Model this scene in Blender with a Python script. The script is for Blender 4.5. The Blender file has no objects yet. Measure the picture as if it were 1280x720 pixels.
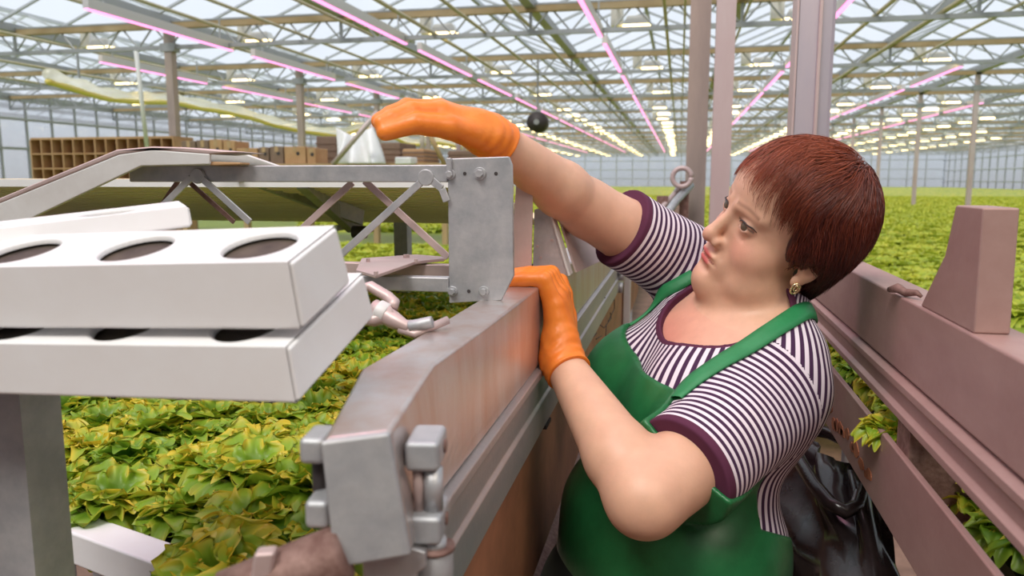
import bpy, bmesh, math, random
import numpy as np
from math import sin, cos, pi, radians, atan, sqrt
from mathutils import Vector, Matrix, Euler

random.seed(7); RNG = np.random.default_rng(11)
SC = bpy.context.scene
COL = SC.collection

# ------------------------------------------------------------------ camera
F = 970.0; CH = 1.45
TH = atan(136 / F); PS = atan(210 * cos(TH) / F)
cd = bpy.data.cameras.new('camera'); cam = bpy.data.objects.new('camera', cd); COL.objects.link(cam)
cd.sensor_width = 36; cd.lens = F / 1280 * 36; cd.clip_start = .02; cd.clip_end = 400
cam.location = (0, 0, CH); cam.rotation_euler = (pi / 2 - TH, 0, PS)
cd.dof.use_dof = True; cd.dof.focus_distance = 1.02; cd.dof.aperture_fstop = 8.0
SC.camera = cam
# ------------------------------------------------------------------ light
SC.view_settings.view_transform = 'Standard'; SC.view_settings.look = 'None'
SC.view_settings.gamma = 1; SC.view_settings.use_curve_mapping = False
SC.view_settings.exposure = 0.12
w = bpy.data.worlds.new('overcast_sky'); SC.world = w; w.use_nodes = True
nt = w.node_tree; bg = nt.nodes['Background']
tc = nt.nodes.new('ShaderNodeTexCoord'); sx = nt.nodes.new('ShaderNodeSeparateXYZ')
rp = nt.nodes.new('ShaderNodeValToRGB')
nt.links.new(tc.outputs['Generated'], sx.inputs[0]); nt.links.new(sx.outputs['Z'], rp.inputs[0])
rp.color_ramp.elements[0].position = 0.0; rp.color_ramp.elements[0].color = (.50, .50, .50, 1)
rp.color_ramp.elements[1].position = .5; rp.color_ramp.elements[1].color = (.84, .91, 1.0, 1)
e = rp.color_ramp.elements.new(.08); e.color = (.80, .86, .95, 1)
nt.links.new(rp.outputs[0], bg.inputs[0]); bg.inputs[1].default_value = .95

def sunlamp(name, rot, energy, ang, colr):
    l = bpy.data.lights.new(name, 'SUN'); l.energy = energy; l.angle = radians(ang); l.color = colr
    o = bpy.data.objects.new(name, l); COL.objects.link(o); o.rotation_euler = [radians(a) for a in rot]; return o
sunlamp('sun', (34, -14, 0), 2.3, 20, (1, .95, .88))

def arealamp(name, loc, target, sx_, sy_, energy, colr):
    l = bpy.data.lights.new(name, 'AREA'); l.shape = 'RECTANGLE'; l.size = sx_; l.size_y = sy_; l.energy = energy; l.color = colr
    o = bpy.data.objects.new(name, l); COL.objects.link(o); o.location = loc
    o.rotation_euler = (Vector(target) - Vector(loc)).to_track_quat('-Z', 'Y').to_euler(); return o
# the grow lamps hanging over the aisle, above the frame: warm sodium and pink diode light
arealamp('sodium_light', (1.6, -1.2, 3.6), (0.0, 1.1, 1.2), 1.2, 1.2, 34, (1, .86, .68))
arealamp('diode_light', (-1.2, 1.4, 3.9), (0, 1.2, 1.2), .3, 3.0, 22, (1, .38, .55))

# ------------------------------------------------------------------ materials
MATS = {}
def mat(name, col, rough=.6, metal=0.0, noise=None, bump=0.0, bscale=60, spec=.5, emit=None, estr=0, trans=None, sss=0):
    """noise = (scale, other colour, amount, stretch)"""
    if name in MATS: return MATS[name]
    m = bpy.data.materials.new(name); m.use_nodes = True; MATS[name] = m
    N = m.node_tree.nodes; L = m.node_tree.links; b = N['Principled BSDF']
    b.inputs['Base Color'].default_value = (*col, 1); b.inputs['Roughness'].default_value = rough
    b.inputs['Metallic'].default_value = metal; b.inputs['Specular IOR Level'].default_value = spec
    if noise:
        t = N.new('ShaderNodeTexCoord'); mp = N.new('ShaderNodeMapping'); n = N.new('ShaderNodeTexNoise')
        n.inputs['Scale'].default_value = noise[0]; n.inputs['Detail'].default_value = 5; n.inputs['Roughness'].default_value = .65
        if len(noise) > 3: mp.inputs['Scale'].default_value = noise[3]
        L.new(t.outputs['Object'], mp.inputs[0]); L.new(mp.outputs[0], n.inputs['Vector'])
        r = N.new('ShaderNodeValToRGB'); r.color_ramp.elements[0].position = .35; r.color_ramp.elements[1].position = .68
        a = noise[2]
        r.color_ramp.elements[0].color = (*col, 1)
        r.color_ramp.elements[1].color = (*[c * (1 - a) + d * a for c, d in zip(col, noise[1])], 1)
        L.new(n.outputs[0], r.inputs[0]); L.new(r.outputs[0], b.inputs['Base Color'])
    if bump:
        t = N.new('ShaderNodeTexCoord'); n2 = N.new('ShaderNodeTexNoise'); n2.inputs['Scale'].default_value = bscale; n2.inputs['Detail'].default_value = 4
        bp = N.new('ShaderNodeBump'); bp.inputs['Strength'].default_value = bump; bp.inputs['Distance'].default_value = .004
        L.new(t.outputs['Object'], n2.inputs['Vector']); L.new(n2.outputs[0], bp.inputs['Height']); L.new(bp.outputs[0], b.inputs['Normal'])
    if emit:
        b.inputs['Emission Color'].default_value = (*emit, 1); b.inputs['Emission Strength'].default_value = estr
    if sss:
        b.inputs['Subsurface Weight'].default_value = sss; b.inputs['Subsurface Radius'].default_value = (.012, .005, .003)
    return m

GALV = mat('galvanised steel', (.40, .41, .43), .42, .55, (28, (.62, .60, .60), .8), .12, 90)
BEAMM = mat('reflection streaked beam steel', (.66, .64, .64), .30, .75, (11, (.56, .42, .36), .95, (2.0, 1.6, .35)), .10, 120)  # brownish streaks in the colour imitate varied reflections on the beam
BEAMF = mat('dull flange steel', (.42, .42, .43), .42, .65, (20, (.55, .50, .48), .8, (1, .3, 1)), .1, 120)
CAPM = mat('weathered steel cap', (.38, .39, .41), .5, .45, (35, (.55, .55, .55), .7), .12, 70)
PINKST = mat('pinkish zinc steel', (.60, .46, .44), .45, .35, (18, (.50, .38, .36), .8), .1, 60)
RAILM = mat('aged red grey steel', (.42, .27, .24), .5, .25, (10, (.33, .19, .17), .9, (1, .4, 1)), .12, 50)
RUSTY = mat('rusty steel', (.15, .075, .06), .65, .3, (60, (.32, .20, .17), .9), .3, 120)
BROWNP = mat('red brown panel', (.44, .19, .105), .5, .1, (6, (.20, .085, .05), .9), .06, 30)
WHITEP = mat('white plastic', (.86, .86, .87), .42, 0, (9, (.80, .77, .76), .7, (1, 1, 1)), .05, 60)
WHITEA = mat('white painted steel', (.68, .67, .66), .5, .1, (14, (.55, .52, .50), .7), .06, 60)
DARK = mat('dark steel', (.06, .05, .05), .6, .3)
TRUSSM = mat('grey truss steel', (.34, .35, .36), .5, .4, (3, (.42, .42, .42), .6))
CHORDM = mat('ochre top chord', (.36, .25, .12), .6, .1, (2, (.46, .36, .22), .7))
PIPEM = mat('cream heating pipe', (.50, .43, .28), .5, .1, (2, (.62, .57, .46), .8))
WPIPE = mat('white pipe', (.75, .74, .70), .5)
COLM = mat('purplish zinc post', (.44, .42, .50), .45, .35, (6, (.56, .50, .52), .8, (1, 1, .2)), .08, 40)
COLP = mat('pinkish post', (.52, .40, .39), .5, .2, (5, (.60, .52, .50), .8, (1, 1, .2)), .05, 40)
COLB = mat('grey brown post', (.34, .28, .25), .5, .2, (5, (.50, .40, .34), .8, (1, 1, .2)), .05, 40)
CARD = mat('cardboard', (.46, .26, .12), .85, 0, (3, (.56, .36, .20), .8))
CARDD = mat('dark cardboard', (.20, .13, .09), .85, 0, (3, (.27, .19, .14), .8))
WOOD = mat('pale timber', (.52, .36, .20), .7, 0, (8, (.42, .27, .13), .8, (1, 1, .15)))
SLAT = mat('ribbed plastic', (.95, .84, .62), .55, 0, (10, (.82, .70, .50), .6, (.2, 1, 1)))
FLOORM = mat('brown floor', (.16, .085, .06), .75, 0, (6, (.30, .17, .12), .9), .3, 30)
BLACKP = mat('black plastic film', (.018, .013, .013), .22, 0, (12, (.05, .03, .03), .8), .15, 26)
BALL = mat('white ballast housing', (.80, .79, .77), .4)
LAMPG = mat('glowing sodium reflector', (.9, .8, .55), .4, emit=(1.0, .74, .34), estr=5)
LEDH = mat('white diode housing', (.66, .62, .66), .45)
LEDP = mat('glowing pink diodes', (.9, .4, .7), .4, emit=(1.0, .28, .68), estr=1.7)
GLAZ = mat('glazing bar aluminium', (.40, .42, .44), .5, .3)

def glassmat(name, tint, refl, opac, opcol):
    m = bpy.data.materials.new(name); m.use_nodes = True; N = m.node_tree.nodes; L = m.node_tree.links
    N.remove(N['Principled BSDF']); out = N['Material Output']
    t = N.new('ShaderNodeBsdfTransparent'); t.inputs[0].default_value = (*tint, 1)
    g = N.new('ShaderNodeBsdfGlossy'); g.inputs['Roughness'].default_value = .08
    tr = N.new('ShaderNodeBsdfTranslucent'); tr.inputs[0].default_value = (*opcol, 1)
    n = N.new('ShaderNodeTexNoise'); n.inputs['Scale'].default_value = .35; n.inputs['Detail'].default_value = 4
    tcn = N.new('ShaderNodeTexCoord'); L.new(tcn.outputs['Object'], n.inputs['Vector'])
    mr = N.new('ShaderNodeMapRange'); mr.inputs[1].default_value = .3; mr.inputs[2].default_value = .7
    mr.inputs[3].default_value = opac * .6; mr.inputs[4].default_value = min(1, opac * 1.4)
    L.new(n.outputs[0], mr.inputs[0])
    m1 = N.new('ShaderNodeMixShader'); m1.inputs[0].default_value = refl
    L.new(t.outputs[0], m1.inputs[1]); L.new(g.outputs[0], m1.inputs[2])
    m2 = N.new('ShaderNodeMixShader'); L.new(mr.outputs[0], m2.inputs[0])
    L.new(m1.outputs[0], m2.inputs[1]); L.new(tr.outputs[0], m2.inputs[2])
    L.new(m2.outputs[0], out.inputs[0]); return m
ROOFG = glassmat('roof glass', (.97, .98, 1), .05, .14, (.9, .93, .95))
WALLG = glassmat('wall glass', (.93, .95, .97), .05, .35, (.85, .88, .9))
FILMG = glassmat('clear plastic film', (.95, .94, .90), .12, .70, (1, .99, .96))

# ------------------------------------------------------------------ mesh helpers
class MB:
    def __init__(s): s.v = []; s.f = []; s.mi = []; s.m = 0
    def add(s, vs, fs):
        b = len(s.v); s.v += [tuple(map(float, p)) for p in vs]; s.f += [tuple(b + i for i in f) for f in fs]; s.mi += [s.m] * len(fs); return s
    def box(s, x0, x1, y0, y1, z0, z1):
        return s.add([(x0, y0, z0), (x1, y0, z0), (x1, y1, z0), (x0, y1, z0), (x0, y0, z1), (x1, y0, z1), (x1, y1, z1), (x0, y1, z1)],
                     [(0, 3, 2, 1), (4, 5, 6, 7), (0, 1, 5, 4), (1, 2, 6, 5), (2, 3, 7, 6), (3, 0, 4, 7)])
    def obox(s, o, a, b, c):
        o, a, b, c = map(Vector, (o, a, b, c))
        if a.cross(b).dot(c) < 0: a, b = b, a
        P = [o, o + a, o + a + b, o + b, o + c, o + a + c, o + a + b + c, o + b + c]
        return s.add(P, [(0, 3, 2, 1), (4, 5, 6, 7), (0, 1, 5, 4), (1, 2, 6, 5), (2, 3, 7, 6), (3, 0, 4, 7)])
    def bar(s, a, b, wd, ht, up=(0, 0, 1)):
        a, b = Vector(a), Vector(b); d = (b - a).normalized(); u = Vector(up)
        x = d.cross(u)
        if x.length < 1e-4: x = d.cross(Vector((1, 0, 0)))
        x.normalize(); y = x.cross(d)
        return s.obox(a - x * wd / 2 - y * ht / 2, x * wd, y * ht, b - a)
    def tube(s, pts, r, n=10, caps=True):
        pts = [Vector(p) for p in pts]; rs = r if isinstance(r, (list, tuple)) else [r] * len(pts)
        base = len(s.v); V = []; Fs = []
        prev = None
        for i, p in enumerate(pts):
            d = (pts[min(i + 1, len(pts) - 1)] - pts[max(i - 1, 0)]).normalized()
            if prev is None: x = d.orthogonal().normalized()
            else:
                x = prev - d * prev.dot(d); x.normalize()
            prev = x; y = d.cross(x)
            V += [p + (x * cos(2 * pi * k / n) + y * sin(2 * pi * k / n)) * rs[i] for k in range(n)]
        for i in range(len(pts) - 1):
            for k in range(n):
                Fs.append((i * n + k, i * n + (k + 1) % n, (i + 1) * n + (k + 1) % n, (i + 1) * n + k))
        if caps:
            Fs.append(tuple(range(n - 1, -1, -1))); Fs.append(tuple((len(pts) - 1) * n + k for k in range(n)))
        return s.add(V, Fs)
    def prism(s, poly, vec):
        n = len(poly); vec = Vector(vec); P = [Vector(p) for p in poly]
        nn = Vector((0, 0, 0))
        for i in range(n): nn += P[i].cross(P[(i + 1) % n])
        if nn.dot(vec) < 0: P = P[::-1]
        return s.add(P + [p + vec for p in P], [tuple(range(n - 1, -1, -1)), tuple(range(n, 2 * n))] + [(i, (i + 1) % n, n + (i + 1) % n, n + i) for i in range(n)])
    def hexnut(s, c, axis, r, h, n=6):
        c = Vector(c); axis = Vector(axis).normalized()
        return s.tube([c, c + axis * h], r, n)
    def build(s, name, mats, parent=None, smooth=False, bevel=0, seg=2, kind=None):
        me = bpy.data.meshes.new(name)
        off = Vector(parent.location) if parent else Vector((0, 0, 0))
        p = parent.parent if parent else None
        while p: off += Vector(p.location); p = p.parent
        me.from_pydata([tuple(Vector(v) - off) for v in s.v], [], s.f)
        for m in (mats if isinstance(mats, (list, tuple)) else [mats]): me.materials.append(m)
        if any(s.mi): me.polygons.foreach_set('material_index', s.mi)
        if smooth: me.polygons.foreach_set('use_smooth', [True] * len(me.polygons))
        me.update()
        o = bpy.data.objects.new(name, me); COL.objects.link(o)
        if parent: o.parent = parent
        if bevel:
            b = o.modifiers.new('bevel', 'BEVEL'); b.width = bevel; b.segments = seg; b.limit_method = 'ANGLE'; b.angle_limit = radians(40)
            if not smooth: me.polygons.foreach_set('use_smooth', [True] * len(me.polygons)); b.harden_normals = True
        if kind: o['kind'] = kind
        return o

def tag(o, label, cat, group=None, kind=None):
    o['label'] = label; o['category'] = cat
    if group: o['group'] = group
    if kind: o['kind'] = kind
    return o
def thing(name, label, cat, loc=(0, 0, 0), group=None):
    o = bpy.data.objects.new(name, None); COL.objects.link(o); o.location = loc; o.empty_display_size = .05
    return tag(o, label, cat, group)
def dup(root, loc, rotz=None, scale=None, label=None, group=None):
    r = root.copy(); COL.objects.link(r); r.location = loc
    if rotz is not None: r.rotation_euler = (0, 0, rotz)
    if scale: r.scale = (scale,) * 3 if not isinstance(scale, tuple) else scale
    if label: r['label'] = label
    if group: r['group'] = group
    for ch in list(root.children):
        c = ch.copy(); COL.objects.link(c); c.parent = r
        for g in list(ch.children):
            d = g.copy(); COL.objects.link(d); d.parent = c
    return r
ORD = ['first', 'second', 'third', 'fourth', 'fifth', 'sixth', 'seventh', 'eighth', 'ninth', 'tenth', 'eleventh', 'twelfth']

# sight lines from the place the photographer stood (used to measure where things stand)
_fh = Vector((-sin(PS), cos(PS), 0)); _r = Vector((cos(PS), sin(PS), 0))
_fw = _fh * cos(TH) - Vector((0, 0, sin(TH))); _up = _fh * sin(TH) + Vector((0, 0, cos(TH)))
CV = Vector((0, 0, CH))
def ray(px, py): return _fw + _r * ((px - 640) / F) + _up * ((360 - py) / F)
def at(px, py, D): return CV + ray(px, py) * D
def onz(px, py, z): d = ray(px, py); return CV + d * ((z - CH) / d.z)
def onx(px, py, x): d = ray(px, py); return CV + d * (x / d.x)
def ony(px, py, y): d = ray(px, py); return CV + d * (y / d.y)
def proj(p):
    v = Vector(p) - CV; d = v.dot(_fw); return 640 + F * v.dot(_r) / d, 360 - F * v.dot(_up) / d, d

# ================================================================== SETTING
m = MB(); m.box(-32, 34, -3, 102, -.1, 0); m.build('floor', FLOORM, kind='structure')
BAY = 3.65; X0 = -10.0; GZ = 4.60; RZ = 5.35
YA, YB = -2.0, 100.0
xs = [X0 + BAY * k for k in range(-6, 12)]
m = MB()
for x in xs[:-1]:
    xm = x + BAY / 2
    m.add([(x, YA, GZ), (xm, YA, RZ), (xm, YB, RZ), (x, YB, GZ)], [(0, 1, 2, 3)])
    m.add([(xm, YA, RZ), (x + BAY, YA, GZ), (x + BAY, YB, GZ), (xm, YB, RZ)], [(0, 1, 2, 3)])
m.build('ceiling', ROOFG, kind='structure')
m = MB()
for x in xs: m.box(x - .09, x + .09, YA, YB, GZ - .13, GZ + .03)
m.build('trim_1', TRUSSM, kind='structure')                     # roof gutters
m = MB()
for x in xs[:-1]:
    xm = x + BAY / 2
    m.box(xm - .04, xm + .04, YA, YB, RZ - .04, RZ + .05)
    y = 3.0
    while y < YB:
        st = 1.35 if y < 50 else 2.7
        for (a, b) in (((x, y, GZ), (xm, y, RZ)), ((xm, y, RZ), (x + BAY, y, GZ))): m.bar(a, b, .045, .05)
        y += st
m.build('trim_2', GLAZ, kind='structure')                        # ridges and glazing bars
m = MB(); m.box(-31.9, 30.2, 100, 100.05, 0, 5.2); m.build('wall_far', WALLG, kind='structure')
m = MB()
for k in range(32): x = -31.9 + k * 2.0; m.box(x - .06, x + .06, 99.85, 100, 0, 4.8)
for z in (.5, 1.5, 2.6, 3.7): m.box(-31.9, 30.2, 99.86, 99.98, z - .05, z + .05)
m.build('trim_3', GLAZ, kind='structure')
WX = -24.6
m = MB(); m.box(WX - .05, WX, -2, 100, 0, 4.6); m.build('wall_left', WALLG, kind='structure')
m = MB()
for k in range(70): y = 12 + k * 1.25; m.box(WX, WX + .07, y - .04, y + .04, 0, 4.5)
for z in (1.2, 2.6, 3.7, 4.4): m.box(WX, WX + .09, 0, 100, z - .05, z + .05)
m.build('trim_4', TRUSSM, kind='structure')

m = MB(); m.box(-24.6, 30, -3.2, -3.1, 0, 4.6); m.build('wall_back_blocker', mat('light blocking sheet', (.30, .29, .28), .8), kind='structure')  # unseen opaque wall added behind the camera to cut frontal light
m = MB(); m.box(30.0, 30.2, -3, 100, 0, 4.6); m.build('wall_right', WALLG, kind='structure')
m = MB()
for k in range(48): y = 4 + k * 2.0; m.box(29.88, 30, y - .06, y + .06, 0, 4.6)
for z in (1.2, 2.4, 3.6): m.box(29.9, 30, 0, 100, z - .05, z + .05)
m.build('trim_5', GLAZ, kind='structure')
# ------------------------------------------------------------------ roof trusses
ZB, ZT = 4.05, 4.47; TY0 = 14.2; TDY = 5.45; NT = 15
tys = [TY0 + TDY * k for k in range(NT)]
def truss(y, x0, x1, label, group, fine):
    t = thing('roof_truss', label, 'roof truss', (0, y, ZB), group)
    a = MB(); a.box(x0, x1, y - .06, y + .06, ZT - .06, ZT + .05); a.build('top_chord', CHORDM, t)
    a = MB(); a.box(x0, x1, y - .065, y + .065, ZT + .052, ZT + .085)
    a.build('chord_flange', TRUSSM, t)
    a = MB(); a.box(x0, x1, y - .035, y + .035, ZB - .04, ZB + .04); a.build('bottom_chord', TRUSSM, t)
    lat = MB(); st = BAY / 5; n = int((x1 - x0) / st)
    seen = 0
    for i in range(n):
        xa = x0 + i * st; p, q = ((xa, y, ZB), (xa + st / 2, y, ZT)), ((xa + st / 2, y, ZT), (xa + st, y, ZB))
        for (s_, e_) in (p, q):
            u = proj(((s_[0] + e_[0]) / 2, y, 4.2))[0]
            if fine and 60 < u < 1240 and seen < 96:
                mm = MB(); mm.tube([s_, e_], .018, 6); mm.build('strut', TRUSSM, t); seen += 1
            else: lat.tube([s_, e_], .018, 5)
        if i % 5 == 0: lat.box(xa - .025, xa + .025, y - .025, y + .025, ZB, ZT)
    lat.build('lattice', TRUSSM, t, kind='stuff')
    return t
TL = ['galvanised lattice roof truss nearest the camera, crossing the top of the picture',
      'second nearest lattice roof truss, behind the nearest one with the ochre chord',
      'third nearest lattice roof truss, level with the raised orange glove',
      'fourth nearest lattice roof truss above the greenhouse aisle',
      'fifth nearest lattice roof truss above the greenhouse aisle']
for k, y in enumerate(tys):
    if k < 5: truss(y, X0 - 4 * BAY, X0 + 9 * BAY, TL[k], None, k < 2)
    else: truss(y, X0 - 4 * BAY, X0 + 11 * BAY, 'distant lattice roof truss beyond the fifth, small in the haze of lamps', 'distant roof trusses', False)

# ------------------------------------------------------------------ columns
def ccol(name, x, y, wd, z1, mt, label, group=None, cat='post'):
    t = thing(name, label, cat, (x, y, 0), group)
    m = MB(); h = wd / 2; fl = wd * .16
    m.prism([(x - h, y - h, 0), (x + h, y - h, 0), (x + h, y - h + fl, 0), (x + fl / 2, y - h + fl, 0), (x + fl / 2, y + h - fl, 0),
             (x + h, y + h - fl, 0), (x + h, y + h, 0), (x - h, y + h, 0), (x - h, y + h - fl, 0), (x - fl / 2, y + h - fl, 0),
             (x - fl / 2, y - h + fl, 0), (x - h, y - h + fl, 0)], (0, 0, z1))
    m.build('shaft', mt, t)
    m = MB(); m.box(x - wd * .8, x + wd * .8, y - wd * .8, y + wd * .8, 0, .015); m.build('base_plate', mt, t)
    return t
for k, y in enumerate(tys[:9]):
    lab = ['tall grey steel roof post standing behind the cardboard boxes at far left', 'second tall roof post from the left, above the truss frame',
           'third tall roof post from the left, near the raised glove'][k] if k < 3 else 'far roof post in the left row beyond the raised glove'
    x = X0 - .02; c = thing('roof_post', lab, 'post', (x, y, 0), 'far posts of the left row' if k >= 3 else None)
    m = MB(); m.box(x - .08, x + .08, y - .08, y + .08, 0, GZ - .12); m.build('shaft', COLB, c)
    m = MB(); m.box(x - .16, x + .16, y - .1, y + .1, ZB - .09, ZB + .07); m.build('bracket', TRUSSM, c)
for k, y in enumerate(tys[1:11]):
    x = 8.25; c = thing('roof_post', 'slim roof post in the far row behind the right lettuce field', 'post', (x, y, 0), 'far posts of the right row')
    m = MB(); m.box(x - .06, x + .06, y - .06, y + .06, 0, GZ - .12); m.build('shaft', COLP, c)
    m = MB(); m.box(x - .12, x + .12, y - .08, y + .08, ZB - .08, ZB + .06); m.build('bracket', TRUSSM, c)

# ------------------------------------------------------------------ pipes along the rows
PX = [(-9.6, 4.3, .035), (-8.1, 4.14, .03), (-7.2, 4.2, .03), (-6.0, 4.25, .03), (-4.5, 4.1, .035), (-3.55, 4.1, .03), (-2.75, 4.2, .03), (-.31, 4.1, .03), (.0, 4.12, .02), (1.0, 4.2, .025), (3.1, 4.15, .035), (4.1, 4.15, .035), (-12.6, 4.2, .03), (-15.6, 4.2, .03), (5.2, 4.2, .03), (-18.2, 4.2, .03)]
for i, (x, z, r) in enumerate(PX):
    m = MB(); m.tube([(x, 9, z), (x, 99, z)], r, 8)
    lab = 'slim cream pipe running along the roof, %s' % (
        'far left of the picture' if x < -12 else ('above the left posts' if x < -7 else ('above the truss frame and raised hand' if x < -2 else ('above the aisle and grey posts' if x < 2 else 'to the right of the big post'))))
    tag(m.build('heating_pipe', PIPEM, smooth=True), lab, 'pipe', 'roof pipes: ' + lab.split(', ')[1])

# ------------------------------------------------------------------ grow lamps
def make_lamp(x, y, z, label, group):
    t = thing('grow_lamp', label, 'grow lamp', (x, y, z), group)
    m = MB(); m.box(x - .11, x + .11, y - .09, y + .09, z - .10, z + .26); m.box(x - .03, x + .03, y - .03, y + .03, z + .26, z + .28); m.build('ballast', BALL, t, bevel=.012)
    m = MB(); m.box(x - .015, x + .015, y - .36, y + .02, z + .22, z + .25); m.build('bracket', TRUSSM, t)
    m = MB(); zz = z - .16; w0, w1 = .17, .25
    xo = x + .36
    P = [(xo - w0, y - .1, zz + .22), (xo + w0, y - .1, zz + .22), (xo + w0, y + .1, zz + .22), (xo - w0, y + .1, zz + .22),
         (xo - w1, y - .17, zz + .06), (xo + w1, y - .17, zz + .06), (xo + w1, y + .17, zz + .06), (xo - w1, y + .17, zz + .06)]
    m.add(P, [(0, 1, 2, 3), (0, 4, 5, 1), (1, 5, 6, 2), (2, 6, 7, 3), (3, 7, 4, 0)])
    r = m.build('reflector', BALL, t)
    m = MB(); m.box(xo - w1, xo + w1, y - .17, y + .17, zz, zz + .06); m.build('lamp_glass', LAMPG, r)
    return t
LX = [-19.6, -15.9, -12.15, -8.5, -4.8, -1.1, 1.55, 5.4, 9.05, 12.9, 16.5, 20.2]
lamp0 = None
for k in range(0, NT):
    y = tys[k] + .35
    for i, x in enumerate(LX):
        u, v, d = proj((x, y, 4.3))
        if not (60 < u < 1240 and v > -6): continue
        xx = x + random.uniform(-.1, .1)
        if k < 4:
            lab = 'sodium grow lamp on the %s truss, %s lamp row from the left' % (['nearest', 'second nearest', 'third nearest', 'fourth nearest'][k], ORD[i]); grp = 'sodium grow lamps'
        else:
            lab = 'small glowing grow lamp far off under the distant trusses'; grp = 'distant grow lamps'
        if lamp0 is None: lamp0 = make_lamp(xx, y, 4.27, lab, grp)
        else: dup(lamp0, (xx, y, 4.27), 0, None, lab, grp)
# a second file of lamps half way between the trusses, far away
lamp1 = None
for k in range(3, NT - 1):
    y = tys[k] + .35 + TDY / 2
    for i, x in enumerate(LX):
        u, v, d = proj((x, y, 4.3))
        if not (60 < u < 1240): continue
        lab, grp = 'small glowing grow lamp far off under the distant trusses', 'distant grow lamps'; xx = x + random.uniform(-.1, .1)
        if lamp1 is None:
            lamp1 = make_lamp(xx, y, 4.27, lab, grp)
            m = MB(); m.tube([(xx, y, 4.5), (xx, y, 5.05)], .012, 6); m.build('hanger', TRUSSM, lamp1)
        else: dup(lamp1, (xx, y, 4.27), 0, None, lab, grp)

# ------------------------------------------------------------------ pink diode bars
def make_led(x, y, z, label, group):
    t = thing('diode_light_bar', label, 'light bar', (x, y, z), group); Ln = 3.9
    m = MB(); m.box(x - .05, x + .05, y - Ln / 2, y + Ln / 2, z - .02, z + .13); m.build('housing', LEDH, t)
    m = MB(); m.box(x - .032, x + .032, y - Ln / 2, y + Ln / 2, z - .042, z - .02); m.build('diode_strip', LEDP, t)
    m = MB()
    for q in (-.4, .4): m = MB(); m.box(x - .012, x + .012, y + q * Ln - .012, y + q * Ln + .012, z + .13, z + .5); m.build('hanger', TRUSSM, t)
    m = MB(); m.box(x - .02, x + .02, y + Ln * .5, y + Ln * .5 + .5, z + .06, z + .10)
    m.build('connector', TRUSSM, t); return t
led0 = None
for i, x in enumerate([-12.4, -8.75, -5.12, -1.46, 2.3, 6.15, 9.8]):
    for k in range(0, 14):
        y = 12.4 + TDY * k * .86
        u, v, d = proj((x, y, 4)); 
        if not (40 < u < 1260 and v > -60): continue
        if k < 4: lab = '%s pink diode bar from the front in the %s' % (ORD[k], ['leftmost bar row', 'row over the left posts', 'row above the raised hand', 'row left of the grey posts', 'row behind the big post', 'row right of the big post', 'rightmost bar row'][i]); g = 'pink diode bars'
        else: lab = 'distant pink diode light bar in the long rows under the roof'; g = 'distant pink diode bars'
        if led0 is None: led0 = make_led(x, y, 4.0, lab, g)
        else: dup(led0, (x, y, 4.0), None, None, lab, g)
# ================================================================== POSTS BY THE AISLE
t = thing('steel_post', 'thick purplish steel post with a raised rib, rising behind the woman\'s head', 'post', (.335, 2.25, 0))
x_, y_ = .335, 2.25
m = MB(); m.prism([(x_ - .047, y_ - .040, 0), (x_ - .043, y_ - .046, 0), (x_ + .004, y_ - .046, 0), (x_ + .006, y_ - .040, 0), (x_ + .010, y_ - .036, 0), (x_ + .040, y_ - .030, 0), (x_ + .047, y_ - .034, 0), (x_ + .047, y_ + .04, 0), (x_ - .047, y_ + .04, 0)], (0, 0, GZ - .1)); m.build('shaft', COLM, t)
m = MB(); m.box(x_ + .004, x_ + .013, y_ - .055, y_ - .036, 0, GZ - .1); m.build('rib', COLP, t, bevel=.002)
m = MB(); m.box(x_ - .051, x_ - .045, y_ - .050, y_ + .04, 0, GZ - .1); m.build('warm_edge_strip', COLP, t, bevel=.001)  # pinkish colour stands in for a warm reflection along the left edge
m = MB(); m.box(x_ - .08, x_ + .08, y_ - .08, y_ + .08, 0, .015); m.build('base_plate', COLM, t)
ccol('steel_post', .205, 4.25, .095, GZ - .1, COLP, 'pinkish steel post left of the woman\'s forehead')
ccol('steel_post', .085, 4.55, .11, GZ - .1, COLB, 'grey brown steel post behind the pinkish one, left of her forehead')
# conveyor end pipes by those posts
t = thing('pipe_rack', 'pinkish pipes and round bracket at the foot of the grey brown post', 'pipe rack', (.0, 4.3, 0))
m = MB(); m.tube([(-.10, 3.9, 1.22), (-.02, 4.3, 1.33), (.06, 4.4, 1.42)], .022, 10); m.build('pipe', CAPM, t, True)
m = MB(); m.tube([(-.16, 3.9, 1.20), (-.08, 4.3, 1.31), (.0, 4.4, 1.40)], .016, 10); m.build('pipe', COLP, t, True)
m = MB(); m.tube([(.01 + .05 * cos(a), 4.33, 1.46 + .05 * sin(a)) for a in np.linspace(0, 2 * pi, 21)], .014, 8); m.build('ring_bracket', COLP, t, True)
m = MB(); m.box(-.12, -.06, 4.3, 4.36, 0, 1.36); m.box(0.0, .05, 4.36, 4.40, 0, 1.44); m.build('stand', RUSTY, t)

# ================================================================== LEFT BEAM
BX0, BX1, BZ = -.226, -.176, 1.31
beam = thing('conveyor_beam', 'long grey steel conveyor beam under her hand, running away down the aisle', 'beam', (-.2, .44, 0))
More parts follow.
